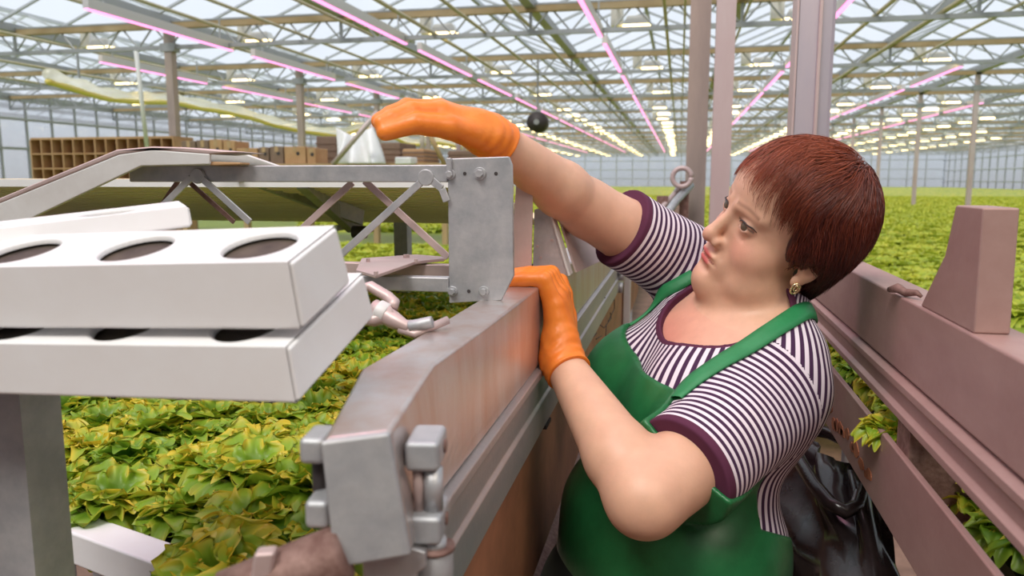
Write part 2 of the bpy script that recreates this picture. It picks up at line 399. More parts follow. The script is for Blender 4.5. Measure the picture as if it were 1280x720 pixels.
# cross sections from the near end to the far end: top left, top right, bottom right, bottom left
SEC = [[(-.1862, .3771, 1.31), (-.1553, .3991, 1.31), (-.1440, .3995, 1.238), (-.1800, .3765, 1.238)],
       [(-.2285, .528, 1.31), (-.1800, .556, 1.31), (-.1740, .556, 1.208), (-.2230, .528, 1.208)],
       [(-.2265, .70, 1.31), (-.1765, .70, 1.31), (-.1755, .70, 1.205), (-.2265, .70, 1.205)],
       [(-.2265, 3.9, 1.31), (-.1765, 3.9, 1.31), (-.1765, 3.9, 1.205), (-.2265, 3.9, 1.205)]]
def loft(m, rings):
    n = len(rings[0]); V = [v for r in rings for v in r]; Fs = []
    for i in range(len(rings) - 1):
        for k in range(n): Fs.append((i * n + (k + 1) % n, i * n + k, (i + 1) * n + k, (i + 1) * n + (k + 1) % n))
    Fs.append(tuple(range(n))); Fs.append(tuple((len(rings) - 1) * n + k for k in range(n - 1, -1, -1))); m.add(V, Fs); return m
m = MB(); loft(m, SEC); m.build('box_section', BEAMM, beam, bevel=.0035, seg=3)
sd = (Vector(SEC[1][1]) - Vector(SEC[0][1])); sd.z = 0; sd.normalize(); so_ = Vector((sd.y, -sd.x, 0))
cq = [Vector(p) - sd * .001 for p in SEC[0]]; cq2 = [p - sd * .005 for p in cq]
m = MB(); loft(m, [cq2, cq]); m.build('end_cap', CAPM, beam, bevel=.003, seg=3)
prof = [(0, 0), (.0075, -.002), (.0075, -.012), (.002, -.016), (.002, -.046), (.006, -.050), (.006, -.088), (0, -.092), (-.03, -.092), (-.03, 0)]
rings = []
for (x, y, z), nrm in (((-.146, .405, 1.237), so_), ((-.1745, .556, 1.2065), Vector((.985, .17, 0))), ((-.1765, .70, 1.2045), Vector((1, 0, 0))), ((-.1765, 3.9, 1.2045), Vector((1, 0, 0)))):
    rings.append([Vector((x, y, z)) + nrm * a_ + Vector((0, 0, b_)) for a_, b_ in prof][::-1])
m = MB(); loft(m, rings); fo = m.build('lower_flange', BEAMF, beam, bevel=.0015)
# hinge knuckles at the near end
def knuckle(P, ax, ay, w_, d_, h_, rivets):
    m = MB(); m.obox(P - Vector((0, 0, h_)), ax * w_, ay * d_, Vector((0, 0, h_)))
    k = m.build('hinge_block', CAPM, beam, bevel=.0035, seg=3)
    for f1, f2 in rivets:
        p = P + ax * w_ + ay * (d_ * f1) - Vector((0, 0, h_ * f2)); m = MB(); m.tube([p - ax * .002, p + ax * .0012], .0042, 14); m.build('rivet', RUSTY, k)
KB = at(509, 553, .452)
knuckle(KB - so_ * .002, so_, sd, .0205, .036, .0185, [(.6, .5)])
KC = at(514, 647, .456)
knuckle(KC - so_ * .002, so_, sd, .0195, .037, .0180, [(.55, .5)])
p = KC + so_ * .0115 + sd * .012
m = MB(); m.tube([Vector((p.x, p.y, KC.z)), Vector((p.x, p.y, KB.z - .0185))], .0058, 16); m.build('hinge_pin', GALV, beam, True)
m = MB(); q = p - so_ * .009; m.tube([Vector((q.x, q.y, KC.z)), Vector((q.x, q.y, KB.z - .0185))], .0035, 10); m.build('guide_pin', PINKST, beam, True)
zb = KC.z - .018
m = MB(); m.tube([Vector((p.x, p.y, zb - .008)), Vector((p.x, p.y, zb))], .0075, 16); m.build('pin_shank', CAPM, beam, True)
m = MB(); m.tube([Vector((p.x, p.y, zb - .007)), Vector((p.x, p.y, zb - .0045))], .0125, 20); m.build('washer', RUSTY, beam, True)
m = MB(); m.tube([Vector((p.x, p.y, zb - .03)), Vector((p.x, p.y, zb - .007))], .0115, 20); m.build('bushing', CAPM, beam, True, bevel=.0015)
K2 = at(402, 549, .432); knuckle(K2 + so_ * .001, -so_, sd, .0145, .028, .0155, [])
K3 = at(408, 628, .428); knuckle(K3 + so_ * .001, -so_, sd, .0140, .028, .0165, [])
m = MB(); q = K2 - so_ * .006 + sd * .012; m.tube([Vector((q.x, q.y, K3.z - .02)), Vector((q.x, q.y, K2.z - .002))], .004, 12); m.build('hinge_pin', DARK, beam, True)
# rusty tube stub below the end cap, with its saddle
t = thing('tube_stub', 'rusty reddish pipe stub below the near end of the beam', 'pipe stub', (-.21, .42, 1.19))
a = at(340, 728, .425); b_ = at(432, 690, .43)
m = MB(); m.tube([a - (b_ - a) * .6, a, b_ - (b_ - a) * .10, b_], [.0165, .0165, .0165, .014], 22); m.build('pipe', RUSTY, t, True)
m = MB(); c = at(312, 726, .41); m.obox(c, Vector((.010, .004, 0)), Vector((-.003, .010, 0)), Vector((.003, 0, .015))); m.build('saddle', PINKST, t, bevel=.002)
# marker scribbles on the far flange
m = MB()
S = [[(756, 372), (766, 377), (757, 387), (768, 374), (768, 386), (760, 402)], [(746, 403), (755, 410), (764, 398), (763, 391)], [(738, 417), (742, 421), (746, 416)], [(745, 424), (752, 420)], [(758, 405), (757, 422)]]
for st in S:
    P = [onx(u, v, -.1735) for u, v in st]; m.tube(P, .0012, 5)
m.build('marker_scribble', DARK, beam, True)
# clamp bolt and edge strip at the far end of the beam
m = MB(); c = onx(774, 345, -.17); m.hexnut(c - Vector((.004, 0, 0)), (1, 0, 0), .014, .018); m.tube([c + Vector((.004, 0, -.02)), c + Vector((.004, 0, -.05))], .008, 10)
m.tube([c + Vector((.004, .02, .012)), c + Vector((.004, -.02, .012))], .007, 8); m.build('clamp_bolt', GALV, beam, True)
m = MB(); c = onx(783, 340, -.172); m.box(-.18, -.158, c.y, c.y + .05, .9, 1.285); m.build('edge_strip', WHITEA, beam, bevel=.002)
m = MB(); m.box(-.179, -.1745, c.y - .07, c.y - .062, 1.14, 1.26); m.build('seam_strip', DARK, beam)
# brown panel hanging below
m = MB(); m.box(-.200, -.184, .62, 3.8, .90, 1.115); m.add([], [])
m.build('side_panel', BROWNP, beam, bevel=.002, )
m = MB(); m.box(-.1825, -.170, 1.02, 1.06, 1.108, 1.113); tag(m.build('clip', DARK), 'thin black clip sticking out under the beam beside her forearm', 'clip')
# supports of the beam
for y, l in ((.62, 'square steel leg under the near end of the conveyor beam'), (3.6, 'square steel leg under the far end of the conveyor beam')):
    t = thing('support_leg', l, 'support leg', (-.215, y, 0)); m = MB(); m.box(-.24, -.20, y - .02, y + .02, .01, 1.205); m.build('upright', CAPM, t)
    m = MB(); m.box(-.27, -.17, y - .05, y + .05, 0, .01); m.build('foot_plate', CAPM, t)
# aisle floor pipe and debris
m = MB(); m.tube([(-.252, .7, .71), (-.25, 1.5, .70), (-.25, 3.5, .70)], .032, 12); tag(m.build('drain_pipe', RUSTY, smooth=True), 'dirty rust coloured drain pipe under the brown panel', 'pipe')
m = MB(); m.box(-.30, -.215, .8, 3.6, .60, .665); tag(m.build('kerb_ledge', PINKST), 'pinkish ledge low between the drain pipe and the green apron', 'ledge')

# ================================================================== PLATE, GUSSET, TRUSS FRAME
PY = .868
fr = thing('bolted_plate', 'upright galvanised plate with bolts standing on the beam, below the raised arm', 'steel plate', (-.22, PY, BZ))
m = MB(); m.prism([(-.262, PY, 1.305), (-.199, PY, 1.3105), (-.184, PY, 1.34), (-.186, PY, 1.466), (-.190, PY, 1.4755), (-.262, PY, 1.4735)], (0, .006, 0)); m.build('plate', GALV, fr, bevel=.0012)
def bolt(c, r, lab):
    m = MB(); c = Vector(c); m.tube([c, c + Vector((0, -.0022, 0))], r * 1.45, 18); m.hexnut(c + Vector((0, -.002, 0)), (0, -1, 0), r, .0055); m.build('bolt', GALV, fr, bevel=.0006)
for u, v, r in ((563, 218, .0042), (600, 217, .0050), (566, 364, .0042), (605, 364, .0042)): bolt(ony(u, v, PY), r, '')
for u, v in ((581, 217), (620, 217), (586, 364)):
    c = ony(u, v, PY); m = MB(); m.tube([c + Vector((0, -.0006, 0)), c + Vector((0, .002, 0))], .0021, 12); m.build('bolt_hole', DARK, fr)
ss = thing('upright_strip', 'narrow pinkish steel strip standing on the beam behind the fingers of the lower glove', 'steel strip', (-.21, 1.075, BZ))
YS = 1.075; q4 = [ony(646, 214, YS), ony(666, 236, YS), ony(664, 341, YS), ony(637, 346, YS)]; q4[2].z = q4[3].z = 1.3102
m = MB(); m.prism(q4, (0, .004, 0)); m.build('strip', PINKST, ss, bevel=.001)
m = MB(); m.box(q4[3].x, q4[2].x, YS, YS + .03, 1.3101, 1.313); m.build('foot', PINKST, ss)
m = MB(); m.box(-.262, -.256, PY - .006, PY, 1.453, 1.474); m.build('edge_tab', GALV, fr, bevel=.001)
g = thing('gusset', 'triangular white-edged gusset standing on the beam right of the bolted plate', 'gusset', (-.2, 1.2, BZ))
Y2 = 1.12
pa, pb, pc, pd = ony(668, 262, Y2), ony(686, 258, Y2), ony(712, 327, Y2), ony(666, 334, Y2)
m = MB(); m.prism([pa, pb, Vector((pc.x, Y2, 1.3105)), Vector((pd.x, Y2, 1.3105))], (0, .004, 0)); m.build('web', GALV, g)
m = MB(); m.bar(pb + Vector((0, .012, 0)), Vector((pc.x, Y2 + .012, 1.3105)), .003, .03, (0, 1, 0)); m.build('edge_strip', WHITEA, g)
m = MB(); m.prism([Vector((pb.x + .003, Y2 + .03, pb.z)), Vector((pb.x + .03, Y2 + .25, 1.40)), Vector((pc.x + .03, Y2 + .25, 1.312)), Vector((pc.x + .004, Y2 + .03, 1.312))], (.003, 0, 0)); m.build('side_plate', PINKST, g)
for u, v in ((672, 308), (690, 300), (676, 322)):
    c = ony(u, v, Y2); m = MB(); m.hexnut(c, (0, -1, 0), .002, .002); m.build('rivet', PINKST, g)
m = MB(); c = ony(722, 303, 1.5); m.tube([c, c + Vector((.05, .06, .012))], .02, 12); tag(m.build('rubber_bumper', DARK, smooth=True, bevel=.004), 'small dark rubber roller on the beam under the raised arm', 'roller')
m = MB(); c = onz(660, 338, BZ); m.tube([c + Vector((0, .02, 0)), c + Vector((0, .02, .008))], .004, 10); tag(m.build('screw', DARK), 'small dark screw on the beam top behind the lower glove', 'screw')

# front lattice frame (a tube with V braces and lower rails)
tr = thing('lattice_frame', 'galvanised tube frame with V braces bolted to the left of the plate', 'lattice frame', (-.45, PY, 1.3))
TYc = PY - .002
m = MB(); m.box(-.68, -.262, TYc, TYc + .020, 1.4465, 1.4665); m.build('top_tube', GALV, tr, bevel=.0015)
def fl(pts, y, mtr, wd=.0085, th=.003):
    m = MB()
    P = [ony(u, v, y) for u, v in pts]
    for a, b in zip(P[:-1], P[1:]): m.bar(a, b, th, wd, (0, -1, 0)) if False else m.obox(a + Vector((0, 0, 0)) - ((b - a).normalized().cross(Vector((0, 1, 0)))) * wd / 2, (b - a), (b - a).normalized().cross(Vector((0, 1, 0))) * wd, Vector((0, th, 0)))
    return m.build('brace', mtr, tr, bevel=.0008)
YF, YBk = TYc - .004, TYc + .021
fl([(185, 275), (238, 222)], YF, GALV); fl([(246, 218), (312, 278)], YF, GALV)
fl([(396, 345), (528, 226)], YF, GALV); fl([(535, 222), (552, 236), (558, 252)], YF, GALV)
fl([(378, 285), (440, 228)], YBk, PINKST); fl([(455, 226), (560, 322)], YBk, PINKST)
fl([(200, 258), (222, 226)], YBk, RUSTY, .006); fl([(236, 228), (292, 278)], YBk, RUSTY, .006)
for cx, cy in ((246, 220), (532, 222)):
    c = ony(cx, cy, YF); m = MB(); m.tube([c + Vector((0, -.001, 0)), c + Vector((0, .004, 0))], .0095, 18); m.build('gusset_disc', GALV, tr, bevel=.001)
m = MB(); m.box(-.68, -.262, TYc, TYc + .018, 1.318, 1.3355); m.build('lower_tube', GALV, tr, bevel=.0015)
m = MB(); m.box(-.60, -.262, TYc + .05, TYc + .066, 1.327, 1.345); m.build('lower_tube', PINKST, tr, bevel=.0015)
P = [onz(445, 342, 1.346), onz(452, 327, 1.346), onz(520, 322, 1.346), onz(556, 325, 1.346), onz(556, 327, 1.346), onz(520, 331, 1.346), onz(470, 349, 1.346)]
m = MB(); m.prism([(q.x, q.y, 1.3465) for q in P], (0, 0, .004)); pl = m.build('cover_plate', PINKST, tr, bevel=.001)
for u, v in ((508, 322), (520, 328), (470, 344), (460, 327)):
    c = onz(u, v, 1.3505); m = MB(); m.hexnut(c, (0, 0, 1), .0045 if u == 508 else .0025, .004); m.build('bolt', PINKST, pl)
# shackle
sh = thing('shackle', 'pinkish steel shackle and hook between the white channels and the beam', 'shackle', at(490, 390, .74))
m = MB(); m.tube([at(452, 362, .75), at(463, 358, .75), at(485, 371, .745), at(493, 378, .74), at(490, 386, .735)], .0055, 12); m.build('bow', PINKST, sh, True)
m = MB(); m.tube([at(458, 398, .73), at(468, 400, .73), at(480, 396, .73), at(492, 388, .73)], .0065, 12); m.build('lower_arm', PINKST, sh, True)
m = MB(); m.tube([at(472, 388, .735), at(484, 394, .733)], [.011, .011], 20); m.build('collar', WHITEA, sh, True, bevel=.001)
m = MB(); m.tube([at(466, 383, .737), at(474, 389, .735), at(492, 400, .728), at(508, 408, .72), at(540, 404, .73)], [.008, .009, .0085, .006, .004], 14); m.build('hook', PINKST, sh, True)
m = MB(); c = at(523, 406, .715); m.tube([c - Vector((.009, 0, .002)), c + Vector((.013, .002, .003))], .0055, 14); m.build('knob', CAPM, sh, True, bevel=.001)
m = MB(); m.tube([at(500, 412, .722), at(518, 418, .715), at(560, 400, .73)], .004, 10); m.build('tie_rod', PINKST, sh, True)

# ================================================================== TILTED TRAY, ARM
ay = 1.02
arm = thing('folded_arm', 'pale folded steel arm rising at far left and running behind the frame tube', 'steel arm', (-.8, ay, 1.4))
def chan(pts, y0, y1, mt, name, parent, t0=.0):
    m = MB(); P = [(ony(u, v, y0)) for u, v in pts]; m.prism(P, (0, y1 - y0, 0)); return m.build(name, mt, parent, bevel=.002)
chan([(-60, 320), (-60, 278), (148, 193), (190, 187), (262, 192), (262, 206), (176, 208)], .84, .845, WHITEA, 'side_plate', arm)
chan([(-60, 272), (145, 187), (190, 183), (230, 184), (300, 190), (262, 193), (190, 187), (148, 193), (-60, 278)], .84, .90, PINKST, 'top_face', arm)
chan([(186, 186), (290, 189), (300, 190), (352, 208), (262, 208), (186, 208)], .91, .915, WHITEA, 'rear_plate', arm)
chan([(262, 202), (300, 203), (300, 206), (262, 207)], .845, .868, CARD, 'timber_shim', arm)
# tilted ribbed tray underside
tray = thing('ribbed_tray', 'tilted cream ribbed tray seen from below behind the lattice frame', 'tray', (-.9, 1.6, 1.4))
n = 20
y0, z0_, y1, z1_ = 1.28, 1.440, 2.15, 1.325
m = MB()
X_0, X_1 = -2.2, -.36
prev = None
for i in range(n):
    for k, (f, dz) in enumerate(((0, 0), (.45, 0), (.5, .014), (.95, .014))):
        tt = (i + f) / n; q = (y0 + (y1 - y0) * tt, z0_ + (z1_ - z0_) * tt + dz)
        if prev: m.add([(X_0, prev[0], prev[1]), (X_1, prev[0], prev[1]), (X_1, q[0], q[1]), (X_0, q[0], q[1])], [(0, 1, 2, 3)])
        prev = q
o = m.build('ribbed_panel', SLAT, tray); s_ = o.modifiers.new('solid', 'SOLIDIFY'); s_.thickness = .003
m = MB(); m.bar((X_0, y0 - .005, z0_ + .003), (X_1 + .02, y0 - .005, z0_ + .003), .012, .014); m.build('front_lip', WHITEP, tray)
m = MB(); a_, b_ = ony(285, 208, 1.24), ony(452, 272, 1.62)
m.bar(a_, b_, .012, .034, (0, 0, 1)); m.build('stiffener', GALV, tray, bevel=.001)
m = MB(); m.bar(ony(378, 226, 1.28), ony(440, 283, 1.7), .02, .03, (0, 0, 1)); m.build('stiffener', CAPM, tray, bevel=.001)
m = MB(); c = ony(452, 290, 1.62); m.tube([c + Vector((-.02, 0, 0)), c + Vector((.01, 0, 0))], .014, 12); m.build('roller', DARK, tray, True)
m = MB(); m.bar(ony(420, 285, 1.66), ony(452, 281, 1.7), .02, .012); m.build('end_bracket', GALV, tray)
for x in (-1.9, -.8): m = MB(); m.box(x, x + .04, 2.11, 2.15, 0, 1.33); m.build('tray_leg', CAPM, tray)

# ================================================================== WHITE CHANNELS (growing gullies)
def gully(P0, Lv, Wv, Hv, w, h, L, holes, r, label, hb=None):
    """P0 front top corner at the right end; Lv runs left along the channel, Wv to the back, Hv down"""
    t = thing('growing_channel', label, 'growing channel', P0)
    cell = .086; tp = .004
    m = MB(); N_ = 32
    def pt(a, b, c): return P0 + Lv * a + Wv * b + Hv * c
    cuts = [0.0]
    for hc in holes: cuts += [hc - .03, hc + .03]
    cuts.append(L)
    for i in range(0, len(cuts) - 1):
        a0, a1 = cuts[i], cuts[i + 1]
        if i % 2 == 0: m.add([pt(a0, 0, 0), pt(a1, 0, 0), pt(a1, w, 0), pt(a0, w, 0)], [(0, 1, 2, 3)])
        else:
            ca = (a0 + a1) / 2; ha = .03; hb = hb or w / 2; hs = lambda q_: (w - hb) if q_ > 0 else hb
            inner, outer, low = [], [], []
            for k in range(N_):
                th = 2 * pi * (k + .5) / N_ ; c_, s_ = cos(th), sin(th)
                inner.append(pt(ca + r * c_, hb + r * s_, 0)); low.append(pt(ca + r * .97 * c_, hb + r * .97 * s_, .004))
                sc = min(ha / abs(c_) if c_ else 9, hs(s_) / abs(s_) if s_ else 9); outer.append(pt(ca + sc * c_, hb + sc * s_, 0))
            Fs = []
            for k in range(N_):
                k2 = (k + 1) % N_; Fs += [(k, k2, N_ + k2, N_ + k), (N_ + k, N_ + k2, 2 * N_ + k2, 2 * N_ + k)]
            m.add(outer + inner + low, Fs)
            for k in range(N_):                       # corner fill triangles
                k2 = (k + 1) % N_
                th0, th1 = 2 * pi * (k + .5) / N_, 2 * pi * (k2 + .5) / N_
                on_a0 = abs(cos(th0)) / ha > abs(sin(th0)) / hs(sin(th0)); on_a1 = abs(cos(th1)) / ha > abs(sin(th1)) / hs(sin(th1))
                if on_a0 != on_a1:
                    cx_ = ca + ha * (1 if cos((th0 + th1) / 2 if k2 else 0) > 0 else -1); sy_ = sin(th0 if k2 else -.01); cy_ = w if sy_ > 0 else 0
                    m.add([outer[k], outer[k2], pt(cx_, cy_, 0)], [(0, 1, 2)])
    shade_box = MB(); shade_box.obox(pt(.003, .003, .006), Lv * (L - .006), Wv * (w - .006), Hv * (h - .010)); shade_box.build('hole_shade', mat('hole shade brown', (.035, .024, .018), .7, 0, (50, (.10, .075, .05), .8)), t)  # dark box added inside the channel; its colour stands for shade in the holes
    fl_ = .004                                        # slight flare towards the bottom
    m.add([pt(0, 0, 0), pt(L, 0, 0), pt(L, -fl_, h), pt(0, -fl_, h)], [(0, 1, 2, 3)])
    m.add([pt(0, w, 0), pt(L, w, 0), pt(L, w + fl_, h), pt(0, w + fl_, h)], [(0, 1, 2, 3)])
    m.add([pt(0, -fl_, h), pt(L, -fl_, h), pt(L, w + fl_, h), pt(0, w + fl_, h)], [(0, 1, 2, 3)])
    m.add([pt(L, 0, 0), pt(L, w, 0), pt(L, w + fl_, h), pt(L, -fl_, h)], [(0, 1, 2, 3)])
    body = m.build('channel', WHITEP, t)
    bm_ = bmesh.new(); bm_.from_mesh(body.data); bmesh.ops.remove_doubles(bm_, verts=bm_.verts, dist=1e-5); bmesh.ops.recalc_face_normals(bm_, faces=bm_.faces); bm_.to_mesh(body.data); bm_.free()
    b = body.modifiers.new('bevel', 'BEVEL'); b.width = .0022; b.segments = 3; b.limit_method = 'ANGLE'; b.angle_limit = radians(50)
    m = MB(); m.prism([pt(-.002, .001, .001), pt(-.002, w - .001, .001), pt(-.002, w + fl_ - .001, h - .001), pt(-.002, -fl_ + .001, h - .001)], Lv * .004); m.build('end_cap', WHITEP, t, bevel=.002, seg=3)
    return t
P0 = at(360, 327, .44); Wv = (at(418, 282, .495) - P0); wl = Wv.length; Wv.normalize()
Lv = (at(100, 322, .49) - P0); Lv = (Lv - Wv * Lv.dot(Wv)).normalized(); Hv = Lv.cross(Wv)
if Hv.z > 0: Hv = -Hv
def along(px, py, off=0):   # distance along the channel of a sight line hitting its top plane
    nn = Lv.cross(Wv); d = ray(px, py); s = (P0 - CV).dot(nn) / d.dot(nn); return (CV + d * s - P0).dot(Lv)
h1 = along(327, 303); h2 = along(188, 299)
step = h2 - h1
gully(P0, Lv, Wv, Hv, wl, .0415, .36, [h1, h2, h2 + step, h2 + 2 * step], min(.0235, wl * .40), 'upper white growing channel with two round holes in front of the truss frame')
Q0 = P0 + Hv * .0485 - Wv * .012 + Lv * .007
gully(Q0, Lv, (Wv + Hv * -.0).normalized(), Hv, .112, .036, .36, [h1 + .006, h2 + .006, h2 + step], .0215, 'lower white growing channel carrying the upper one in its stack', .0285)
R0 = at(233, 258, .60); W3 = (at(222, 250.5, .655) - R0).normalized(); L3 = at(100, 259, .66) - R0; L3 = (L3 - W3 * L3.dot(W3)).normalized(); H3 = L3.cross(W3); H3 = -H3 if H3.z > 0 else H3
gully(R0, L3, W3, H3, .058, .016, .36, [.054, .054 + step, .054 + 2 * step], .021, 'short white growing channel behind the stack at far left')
m = MB()
cc = Q0 + Lv * .30 + Wv * .05 + Hv * .04
m.obox(cc + Vector((-.05, -.02, -.012)), Vector((.1, 0, 0)), Vector((0, .16, 0)), Vector((0, 0, .012))); m.box(cc.x - .02, cc.x + .02, cc.y + .02, cc.y + .06, 0, cc.z - .012)
tag(m.build('channel_stand', CAPM), 'stand holding up the white channel stack at far left', 'stand')

# ================================================================== RIGHT RAIL
rr = thing('side_rail', 'upper reddish steel side rail right of the woman, running to the right edge', 'rail', (.28, .5, 0))
m = MB(); m.box(.26, .31, .25, 4.0, 1.224, 1.312); m.build('box_section', RAILM, rr, bevel=.003)
m = MB(); m.prism([(.262, .25, 1.221), (.2535, .25, 1.217), (.2535, .25, 1.209), (.258, .25, 1.204), (.258, .25, 1.19), (.252, .25, 1.186), (.252, .25, 1.178), (.262, .25, 1.175), (.29, .25, 1.175), (.29, .25, 1.221)], (0, 3.7, 0)); m.build('lip', RAILM, rr, bevel=.001)
m = MB(); m.box(.25, .258, .25, 3.95, 1.045, 1.143); m.build('panel', RAILM, tag(thing('kick_panel', 'lower reddish steel panel under the rail, with lettuce poking out above', 'panel', (.26, .5, 0)), 'lower reddish steel panel under the rail, with lettuce poking out above', 'panel'), bevel=.002)
kp = [o for o in bpy.data.objects if o.name.startswith('kick_panel')][0]
m = MB(); rr2 = random.Random(5)
for k in range(11):
    yy = 1.30 - k * .027 + rr2.uniform(-.01, .01); zz = 1.078 + rr2.uniform(-.012, .012) - k * .0015
    s = rr2.uniform(.005, .011); m = MB(); m.prism([(.2488, yy + s * (1.6 + .5 * rr2.random()) * cos(a), zz + s * (.7 + .5 * rr2.random()) * sin(a)) for a in np.linspace(0, 5.8, 11)], (.0016, 0, 0))
    m.build('rust_patch', mat('flaking rust', (.42, .14, .05), .85, 0, (60, (.25, .09, .05), .9)), kp)
for y, l in ((.9, 'post holding the right rail near the picture\'s right edge'), (2.3, 'post holding the right rail behind the woman')):
    m = MB(); m.box(.30, .335, y, y + .05, 0, 1.224); m.box(.257, .30, y, y + .05, 1.05, 1.175); tag(m.build('rail_post', RUSTY), l, 'post')
pA, pB = onx(1150, 388, .263), onx(1181, 318, .263); pA.z = 1.312; dd_ = pB - pA
m = MB(); P = [pA, pB, pB + Vector((0, -.02, .05)), pB + Vector((0, -.09, .05)), pA + Vector((0, -.16, 0))]
m.prism(P, (.03, 0, 0)); tag(m.build('stop_plate', RAILM, bevel=.002), 'slanting reddish stop plate standing on the right rail at the edge', 'plate')
m = MB(); m.tube([onz(1112, 362, 1.316), onz(1122, 360, 1.322), onz(1132, 366, 1.317), onz(1146, 366, 1.320), onz(1152, 371, 1.316)], [.0035, .006, .005, .0035, .002], 8)
tag(m.build('withered_stem', RUSTY, smooth=True), 'dried dark stem lying on top of the right rail', 'debris')

# black plastic bag under the rail
t = thing('black_film_bag', 'crumpled shiny black plastic bag low between the woman and the right panel', 'plastic bag', (.22, 1.35, .6))
gx, gz = 46, 44; V = []; Fs = []
from mathutils import noise as MN
for j in range(gz + 1):
    for i in range(gx + 1):
        a = i / gx; b = j / gz
        th = -pi * .62 + a * pi * 1.24
        rx, ry = .13, .55
        z = .40 + b * .58
        r_ = 1 - .55 * max(0, b - .8) / .2 * (1) ** 2
        p = Vector((.30 - rx * cos(th) * r_, 1.55 + ry * sin(th) * r_, z))
        q = Vector((a * 5.0, b * 2.2, 1.3))
        d = (abs(MN.noise(q * 1.6)) * .09 + abs(MN.noise(q * 3.7)) * .04 + abs(MN.noise(Vector((a * 16, b * 2, 4)))) * .03) - .05
        nrm = Vector((-cos(th), sin(th) * .5, .1)).normalized(); V.append(p + nrm * d)
for j in range(gz):
    for i in range(gx): q = j * (gx + 1) + i; Fs.append((q, q + 1, q + gx + 2, q + gx + 1))
m = MB(); m.add(V, Fs); o = m.build('film', BLACKP, t, True); so = o.modifiers.new('s', 'SOLIDIFY'); so.thickness = .002
m = MB(); m.tube([(.26 + .05 * cos(a), 1.40 + .20 * sin(a), .965 + .015 * cos(2 * a)) for a in np.linspace(0, 2 * pi, 17)], .012, 7); m.build('rolled_rim', BLACKP, t, True)

# ================================================================== BACKGROUND CLUTTER AT LEFT
def carton(u0, u1, v0, v1, Y, dep, mt, label, flap=True, z0=None):
    a, b = ony(u0, v1, Y), ony(u1, v0, Y); b.x = ony(u1, v1, Y).x; t = thing('cardboard_box', label, 'cardboard box', (a.x, Y, a.z))
    m = MB(); m.box(a.x, b.x, Y, Y + dep, a.z, b.z); m.build('carton', mt, t, bevel=.01)
    m = MB(); xm = (a.x + b.x) / 2; m.box(xm - .03, xm + .03, Y - .004, Y + dep * .9, b.z + .001, b.z + .004); m.box(xm - .03, xm + .03, Y - .004, Y - .001, b.z - (b.z - a.z) * .3, b.z + .004); m.build('tape', WOOD, t)
    m = MB(); zc = (a.z + b.z) / 2 + (b.z - a.z) * .1; xh = xm + .28 * (b.x - xm); m.tube([(xh, Y - .004, zc), (xh, Y + .01, zc)], .030, 12); m.build('hand_hole', DARK, t)
    return a, b
BXS = [(228, 247, 176, 205, CARDD, 'dark carton at the left end of the row of boxes behind the frame'),
       (247, 263, 175, 205, CARDD, 'second carton from the left, dark brown, behind the frame'),
       (263, 280, 174, 205, CARD, 'third carton from the left, tan, taller than its neighbour'),
       (280, 296, 176, 205, CARD, 'fourth carton from the left, tan, beside the lower orange one'),
       (296, 324, 185, 205, CARD, 'low orange tan carton in the middle of the row of boxes'),
       (324, 338, 184, 205, CARDD, 'narrow dark carton right of the low orange tan one'),
       (338, 356, 183, 205, CARDD, 'brown carton left of the second roof post'),
       (356, 384, 183, 205, CARD, 'tan carton partly behind the second roof post'),
       (384, 396, 185, 205, CARD, 'last tan carton of the row, beside the dark stack')]
YC = 11.5
for u0, u1, v0, v1, mt, lab in BXS: carton(u0, u1 - 1.5, v0, v1, YC, .45, mt, lab)
sb = thing('bench', 'low timber bench carrying the row of cartons, behind the frame tube', 'bench', (-8, YC, 0))
a, b = ony(222, 205, YC), ony(560, 205, YC)
m = MB(); m.box(a.x - .2, b.x, YC - .1, YC + 1.1, a.z - .08, a.z - .004); m.build('bench_top', WOOD, sb)
for xx in np.linspace(a.x, b.x - .1, 5): m = MB(); m.box(xx - .04, xx + .04, YC + .1, YC + .2, 0, a.z - .08); m.build('leg', WOOD, sb)
# rack of pigeon holes at far left
a, b = ony(40, 200, 12.5), ony(216, 170, 12.5)
t = thing('wooden_rack', 'brown pigeon hole rack behind the pale arm at far left', 'rack', (a.x, 12.5, 0))
m = MB(); m.box(a.x, b.x, 12.5, 13.1, b.z - .04, b.z); m.build('top_board', CARD, t)
m = MB(); m.box(a.x, b.x, 13.05, 13.1, 0, b.z - .04); m.build('back_board', CARDD, t)
for k in range(3): zz = b.z - .04 - .27 * (k + 1); m = MB(); m.box(a.x, b.x, 12.5, 13.05, zz, zz + .025); m.build('shelf', CARD, t)
for k in range(14): xx = a.x + (b.x - a.x) * k / 13; m = MB(); m.box(xx - .012, xx + .012, 12.49, 13.05, 0, b.z - .04); m.build('divider', CARD, t)
# dark stacked cartons and white sheet
def stack(u0, u1, v0, v1, Y, mt, lab):
    a, b = ony(u0, v1, Y), ony(u1, v0, Y); t = thing('carton_stack' if False else 'crate', lab, 'crate', (a.x, Y, a.z)); m = MB()
    m.box(a.x, b.x, Y, Y + .8, a.z, b.z); m.build('crate_body', mt, t, bevel=.02)
    m = MB(); n = 4
    for k in range(1, n): zz = a.z + (b.z - a.z) * k / n; m.box(a.x - .008, b.x + .008, Y - .012, Y + .81, zz - .015, zz + .015)
    m.build('slat', CARDD, t)
stack(396, 420, 170, 205, 12.2, CARDD, 'tall dark crate right of the tan cartons')
stack(425, 446, 172, 205, 13.4, CARDD, 'dark crate beside the draped white sheet')
stack(476, 500, 178, 205, 12.0, CARDD, 'brown crate under the raised fingers')
stack(503, 530, 186, 205, 11.8, CARD, 'low tan crate right of the white sheet')
stack(560, 600, 188, 205, 12.5, CARDD, 'dark crate behind the top of the bolted plate')
